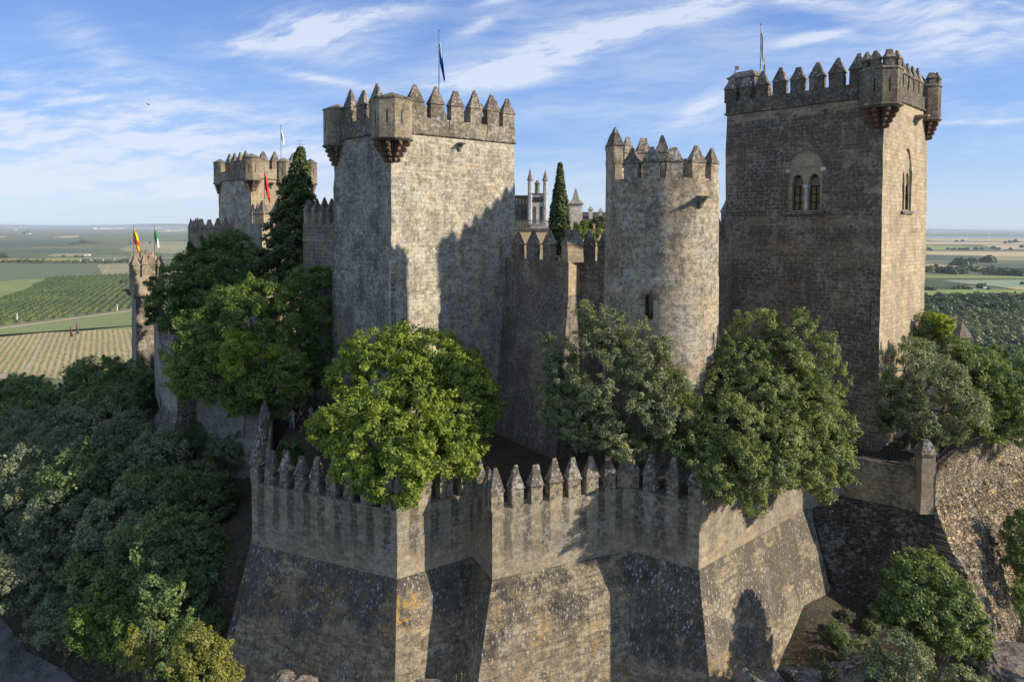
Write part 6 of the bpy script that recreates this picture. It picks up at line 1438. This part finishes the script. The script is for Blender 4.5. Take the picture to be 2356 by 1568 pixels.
ROWS = [('dark tree from the left on the green field right of the keep', [(2137, 575, 5), (2143, 576, 3), (2181, 574, 4), (2191, 575, 3.5), (2197, 574, 3.5), (2209, 575, 4.5), (2217, 575, 4), (2226, 575, 5), (2245, 574, 5), (2259, 574, 4)]),
 ('tree from the left near the white shed on the dry fields', [(2286, 573, 6), (2299, 574, 4), (2325, 574, 4), (2352, 570, 6)]),
 ('tiny tree from the left on the farthest dry field at the right', [(2201, 557, 4), (2214, 556, 4), (2313, 560, 4), (2324, 559, 5), (2337, 558, 6)]),
 ('large dark tree from the left in the clump beyond the river belt', [(2190, 611, 7), (2205, 610, 14), (2216, 612, 13), (2225, 610, 12), (2236, 606, 11), (2262, 603, 9), (2275, 604, 14), (2284, 604, 9)]),
 ('tree from the left in the wide belt across the right hand plain', [(2165, 627, 10), (2178, 628, 12), (2190, 630, 14), (2202, 628, 12), (2213, 630, 10), (2230, 617, 6), (2277, 627, 10), (2283, 620, 8), (2300, 628, 7), (2315, 631, 10), (2330, 633, 12), (2345, 634, 13)]),
 ('tree from the left around the farmhouse above the yellow green field', [(2136, 668, 8), (2146, 669, 7), (2195, 666, 6), (2205, 665, 7), (2218, 664, 8), (2232, 665, 5), (2256, 662, 9), (2264, 662, 8), (2275, 666, 5), (2310, 682, 8), (2352, 655, 6)]),
 ('dark bush from the left along the road embankment', [(0, 592, 7), (8, 592, 8), (15, 592, 6), (30, 604, 5), (40, 603, 5), (50, 603, 6), (62, 603, 6), (75, 603, 5), (88, 604, 5)]),
 ('tree from the left beside the farm beyond the viaduct', [(146, 591, 4), (175, 592, 4), (181, 595, 6), (190, 595, 6)]),
 ('tree from the left in the lone copse amid the far left groves', [(163, 562, 4), (172, 562, 4), (180, 561, 5), (190, 560, 7), (199, 560, 5), (207, 561, 4), (215, 560, 4)]),
 ('tree from the left by the long far farmhouse', [(56, 538, 4), (65, 537, 4)]),
 ('shrub from the left behind the flag poles of the flag tower', [(300, 560, 3), (325, 579, 3), (335, 578, 3), (345, 560, 3), (360, 560, 3)]),
 ('tree from the left at the end of the viaduct', [(268, 604, 5), (280, 603, 5), (285, 604, 7), (295, 603, 7), (300, 605, 8)]),
 ('dark clump from the left next to a concrete post in the orchard', [(24, 739, 5), (30, 738, 6)]),
 ('grey shrub from the left at the orchard edge by the flag tower', [(282, 651, 6), (290, 652, 7)])]
for txt, lst in ROWS:
    for k, (px, py, r) in enumerate(lst): far_tree(px, py, r, ORD[k] + ' ' + txt, 'distant trees on the plain')
# river wood and far groves: masses nobody could count
def mass(name, poly, n, rmin, rmax, mat, label, seedk=0, res=70):
    P = np.array([(p.x, p.y) for p in (pz(x, y, ZP) for x, y in poly)]); lo, hi = P.min(0), P.max(0); pts = []
    def inside(x, y):
        c = False
        for i in range(len(P)):
            ax, ay = P[i - 1]; bx, by = P[i]
            if (ay > y) != (by > y) and x < (bx - ax) * (y - ay) / (by - ay) + ax: c = not c
        return c
    while len(pts) < n:
        x, y = rng.uniform(lo[0], hi[0]), rng.uniform(lo[1], hi[1])
        if inside(x, y): pts.append((x, y))
    V, A = [], []
    src = [blob(100 + k + seedk, res, .5) for k in range(4)]
    for x, y in pts:
        v, f, a = src[rng.integers(4)]; s = rng.uniform(rmin, rmax); q = rng.uniform(0, 6.28); c_, s_ = math.cos(q), math.sin(q)
        w = v * s; V.append(np.stack([w[:, 0] * c_ - w[:, 1] * s_ + x, w[:, 0] * s_ + w[:, 1] * c_ + y, w[:, 2] * rng.uniform(.9, 1.5) + ZP], 1)); A.append(np.clip(a * .6 + rng.random() * .4, 0, 1))
    V = np.concatenate(V); me = np_mesh(name, V, np.arange(len(V)).reshape(-1, 4), np.concatenate(A)); me.materials.append(mat); o = bpy.data.objects.new(name, me); COL.objects.link(o); props(o, label, kind='stuff'); return o
LF2 = leafmat('far_scrub_leaf', (0.119, 0.146, 0.069), (0.183, 0.205, 0.098), (0.258, 0.273, 0.146), .2, pn=.02)
mass('river_wood', [(2090, 690), (2420, 686), (2420, 716), (2250, 718), (2090, 724)], 420, 6, 11, LF, 'dense dark riverside wood on the plain')
mass('scrubland', [(2100, 722), (2430, 712), (2430, 800), (2300, 830), (2100, 800)], 560, 2.5, 6.5, LF2, 'pale green scrub and young trees nearer than the riverside wood', 9)
mass('scrubland', [(2330, 800), (2430, 745), (2430, 850), (2330, 860)], 90, 4, 7, LF, 'dark tree mass at the lower right of the plain', 19)
mass('far_grove', [(2110, 613), (2400, 622), (2400, 637), (2110, 626)], 160, 4, 9, LF, 'belt of far trees across the right hand plain', 29, 40)
mass('far_grove', [(-10, 600), (90, 600.5), (260, 602), (260, 605), (-10, 606)], 90, 4, 8, LF, 'belt of far trees along the far road', 39, 40)
# orchard rows
def orchard():
    poly = [pz(x, y, ZP) for x, y in [(112, 640), (304, 630.5), (420, 633), (420, 698), (300, 710), (0, 749), (-60, 758), (-60, 715), (-20, 699), (60, 667)]]; P = np.array([(p.x, p.y) for p in poly])
    d = np.array([rowd.x, rowd.y]); d = d / np.linalg.norm(d); nn_ = np.array([-d[1], d[0]])
    U = P @ d; W = P @ nn_; us = np.arange(U.min(), U.max(), 4.0); ws = np.arange(W.min(), W.max(), 12.); uu, ww = np.meshgrid(us, ws); uu = uu.ravel() + rng.normal(size=uu.size) * .4; ww = ww.ravel() + rng.normal(size=ww.size) * .3
    x = uu * d[0] + ww * nn_[0]; y = uu * d[1] + ww * nn_[1]; ins = np.zeros(len(x), bool)
    for i in range(len(P)):
        ax_, ay_ = P[i - 1]; bx, by = P[i]; c = ((ay_ > y) != (by > y)) & (x < (bx - ax_) * (y - ay_) / (by - ay_ + 1e-9) + ax_); ins ^= c
    x, y = x[ins], y[ins]; V = []; src = [blob(200 + k, 12, .9) for k in range(5)]; A = []
    idx = rng.integers(0, 5, len(x)); sc_ = rng.uniform(2.5, 3.5, len(x))
    for k in range(5):
        m_ = idx == k; v, f, a = src[k]; w = v[None] * sc_[m_][:, None, None] + np.stack([x[m_], y[m_], np.full(m_.sum(), ZP + 1.)], 1)[:, None]; V.append(w.reshape(-1, 3)); A.append(np.tile(a, m_.sum()))
    V = np.concatenate(V); me = np_mesh('orchard', V, np.arange(len(V)).reshape(-1, 4), np.concatenate(A)); me.materials.append(leafmat('orchard_leaf', (0.072, 0.112, 0.037), (0.105, 0.156, 0.050), (0.144, 0.200, 0.069), .2, pn=.01)); o = bpy.data.objects.new('orchard', me); COL.objects.link(o); props(o, 'dark green orchard planted in straight rows on the plain', kind='stuff')
orchard()
# posts in the orchard, viaduct, farm buildings, far town
CONC = flat('concrete', (.42, .40, .37), .8, .1, .2); TOWNM = flat('whitewash', (.75, .72, .68), .8, .1, .01); ROOFM = flat('roof_tile', (.30, .14, .08), .9, .2, .5)
for px, a_, b_, lab in ((39.5, 720, 738, 'white concrete post at the left in the orchard'), (270, 700, 714, 'white concrete post at the right edge of the orchard near the flag tower'), (100, 0, 0, '')):
    if not lab: continue
    p = pz(px, b_, ZP); h = (b_ - a_) / F * p.y; o = thing('concrete_post', (p.x, p.y, ZP), lab, 'post'); m = MB(); m.box((p.x, p.y, ZP + h / 2), (1.1, 1.1, h), 0, .5); m.build('shaft', TOWNM, o); m = MB(); m.box((p.x, p.y, ZP + h + .11), (.9, .9, .2)); m.build('cap', CONC, o)
def viaduct():
    a, b, c = pz(185, 600, ZP), pz(292, 599, ZP), pz(440, 599, ZP); z = lambda p: ZP + 11; o = thing('viaduct', (a.x, a.y, ZP), 'long low concrete road viaduct crossing the left hand plain', 'bridge'); m = MB()
    P_ = [pz(-60, 604, ZP), a, b, c]; 
    for q, r in zip(P_[1:], P_[2:]):
        d = (r - q); d.z = 0; L_ = d.length; m.box(((q.x + r.x) / 2, (q.y + r.y) / 2, ZP + 10.5), (L_, 12, 1.6), math.atan2(d.y, d.x))
    m.build('deck', CONC, o)
    for px in (185, 209, 237, 264, 292, 330, 370, 410):
        q = a.lerp(b, (px - 185) / (292 - 185)) if px <= 292 else b.lerp(c, (px - 292) / 148); m = MB(); m.box((q.x, q.y, ZP + 4.85), (3.5, 8, 9.7)); m.build('pier', CONC, o)
    q, r = P_[0], P_[1]; m = MB(); d = r - q; m.box(((q.x + r.x) / 2, (q.y + r.y) / 2, ZP + 5.5), (d.length - 1, 14, 11), math.atan2(d.y, d.x)); e = m.build('embankment', m_grtan, o)
viaduct()
def shed(px, py, w, h, label, name='farm_building', group='white farm buildings on the plain'):
    p = pz(px, py, ZP); W = w / F * p.y; Hh = h / F * p.y; o = thing(name, (p.x, p.y, ZP), label, 'building', group); m = MB(); m.box((p.x, p.y, ZP + Hh * .35), (W, W * .6, Hh * .7)); m.build('wall', TOWNM, o)
    z = ZP + Hh * .7 + .02; m = MB(); m.add([(p.x - W * .52, p.y - W * .32, z), (p.x + W * .52, p.y - W * .32, z), (p.x + W * .52, p.y + W * .32, z), (p.x - W * .52, p.y + W * .32, z), (p.x - W * .52, p.y, z + Hh * .3), (p.x + W * .52, p.y, z + Hh * .3)], [(0, 3, 2, 1), (0, 1, 5, 4), (2, 3, 4, 5), (0, 4, 3), (1, 2, 5)]); m.build('roof', CONC, o)
shed(202, 588, 9, 4, 'white farm building beyond the viaduct'); shed(193, 589, 5, 3, 'smaller farm building left of the white one beyond the viaduct'); shed(66, 538, 8, 2.2, 'long white farmhouse far out on the left plain'); shed(34, 530, 7, 2, 'pale shed near the left horizon'); shed(385, 531, 9, 2.2, 'white industrial shed near the horizon left of the castle'); shed(398, 531, 5, 1.6, 'small shed right of the industrial one near the horizon')
shed(2273, 546, 9, 2.2, 'white building by the far river'); shed(2303, 575, 6, 2.2, 'white shed among the dry fields on the right'); shed(2266, 663, 8, 3.5, 'farmhouse beside a round tree on the right plain'); shed(2242, 668.5, 2.6, 6, 'tall narrow white hut in the yellow green field', 'pump_house')
def town(lst, label, n):
    m = MB()
    for _ in range(n):
        x0, x1, y0, y1 = random.choice(lst); px, py = random.uniform(x0, x1), random.uniform(y0, y1); p = pz(px, py, ZP)
        m.box((p.x, p.y, ZP + p.y * .00035), (p.y * random.uniform(.0008, .0026), p.y * .003, p.y * random.uniform(.0005, .0011)))
    o = m.build('town', TOWNM); props(o, label, kind='stuff')
town([(215, 285, 524, 527), (285, 430, 521.6, 525), (330, 420, 522, 527), (0, 90, 520, 524), (100, 180, 521, 524)], 'white houses of far towns along the left horizon', 170)
town([(2140, 2200, 530, 536), (2200, 2356, 529, 533), (2300, 2356, 531, 534)], 'white houses of far towns along the right horizon', 90)

# ------------------------------------------------------------------ haze
def haze():
    m, t = newmat('haze_air'); v = t.n('ShaderNodeVolumePrincipled'); v.inputs['Color'].default_value = (.72, .84, 1, 1); v.inputs['Density'].default_value = HAZE; v.inputs['Anisotropy'].default_value = 0.
    o_ = t.n('ShaderNodeOutputMaterial'); t.t.links.new(v.outputs[0], o_.inputs['Volume'])
    b = MB(); b.box((0, 0, (ZP - 26 + 22) / 2), (140000, 140000, 22 - (ZP - 26))); o = b.build('haze', m, origin=(0, 0, 0)); o['kind'] = 'stuff'; o['label'] = 'thin blue haze over the plain'
HAZE = 3.2e-5
haze()
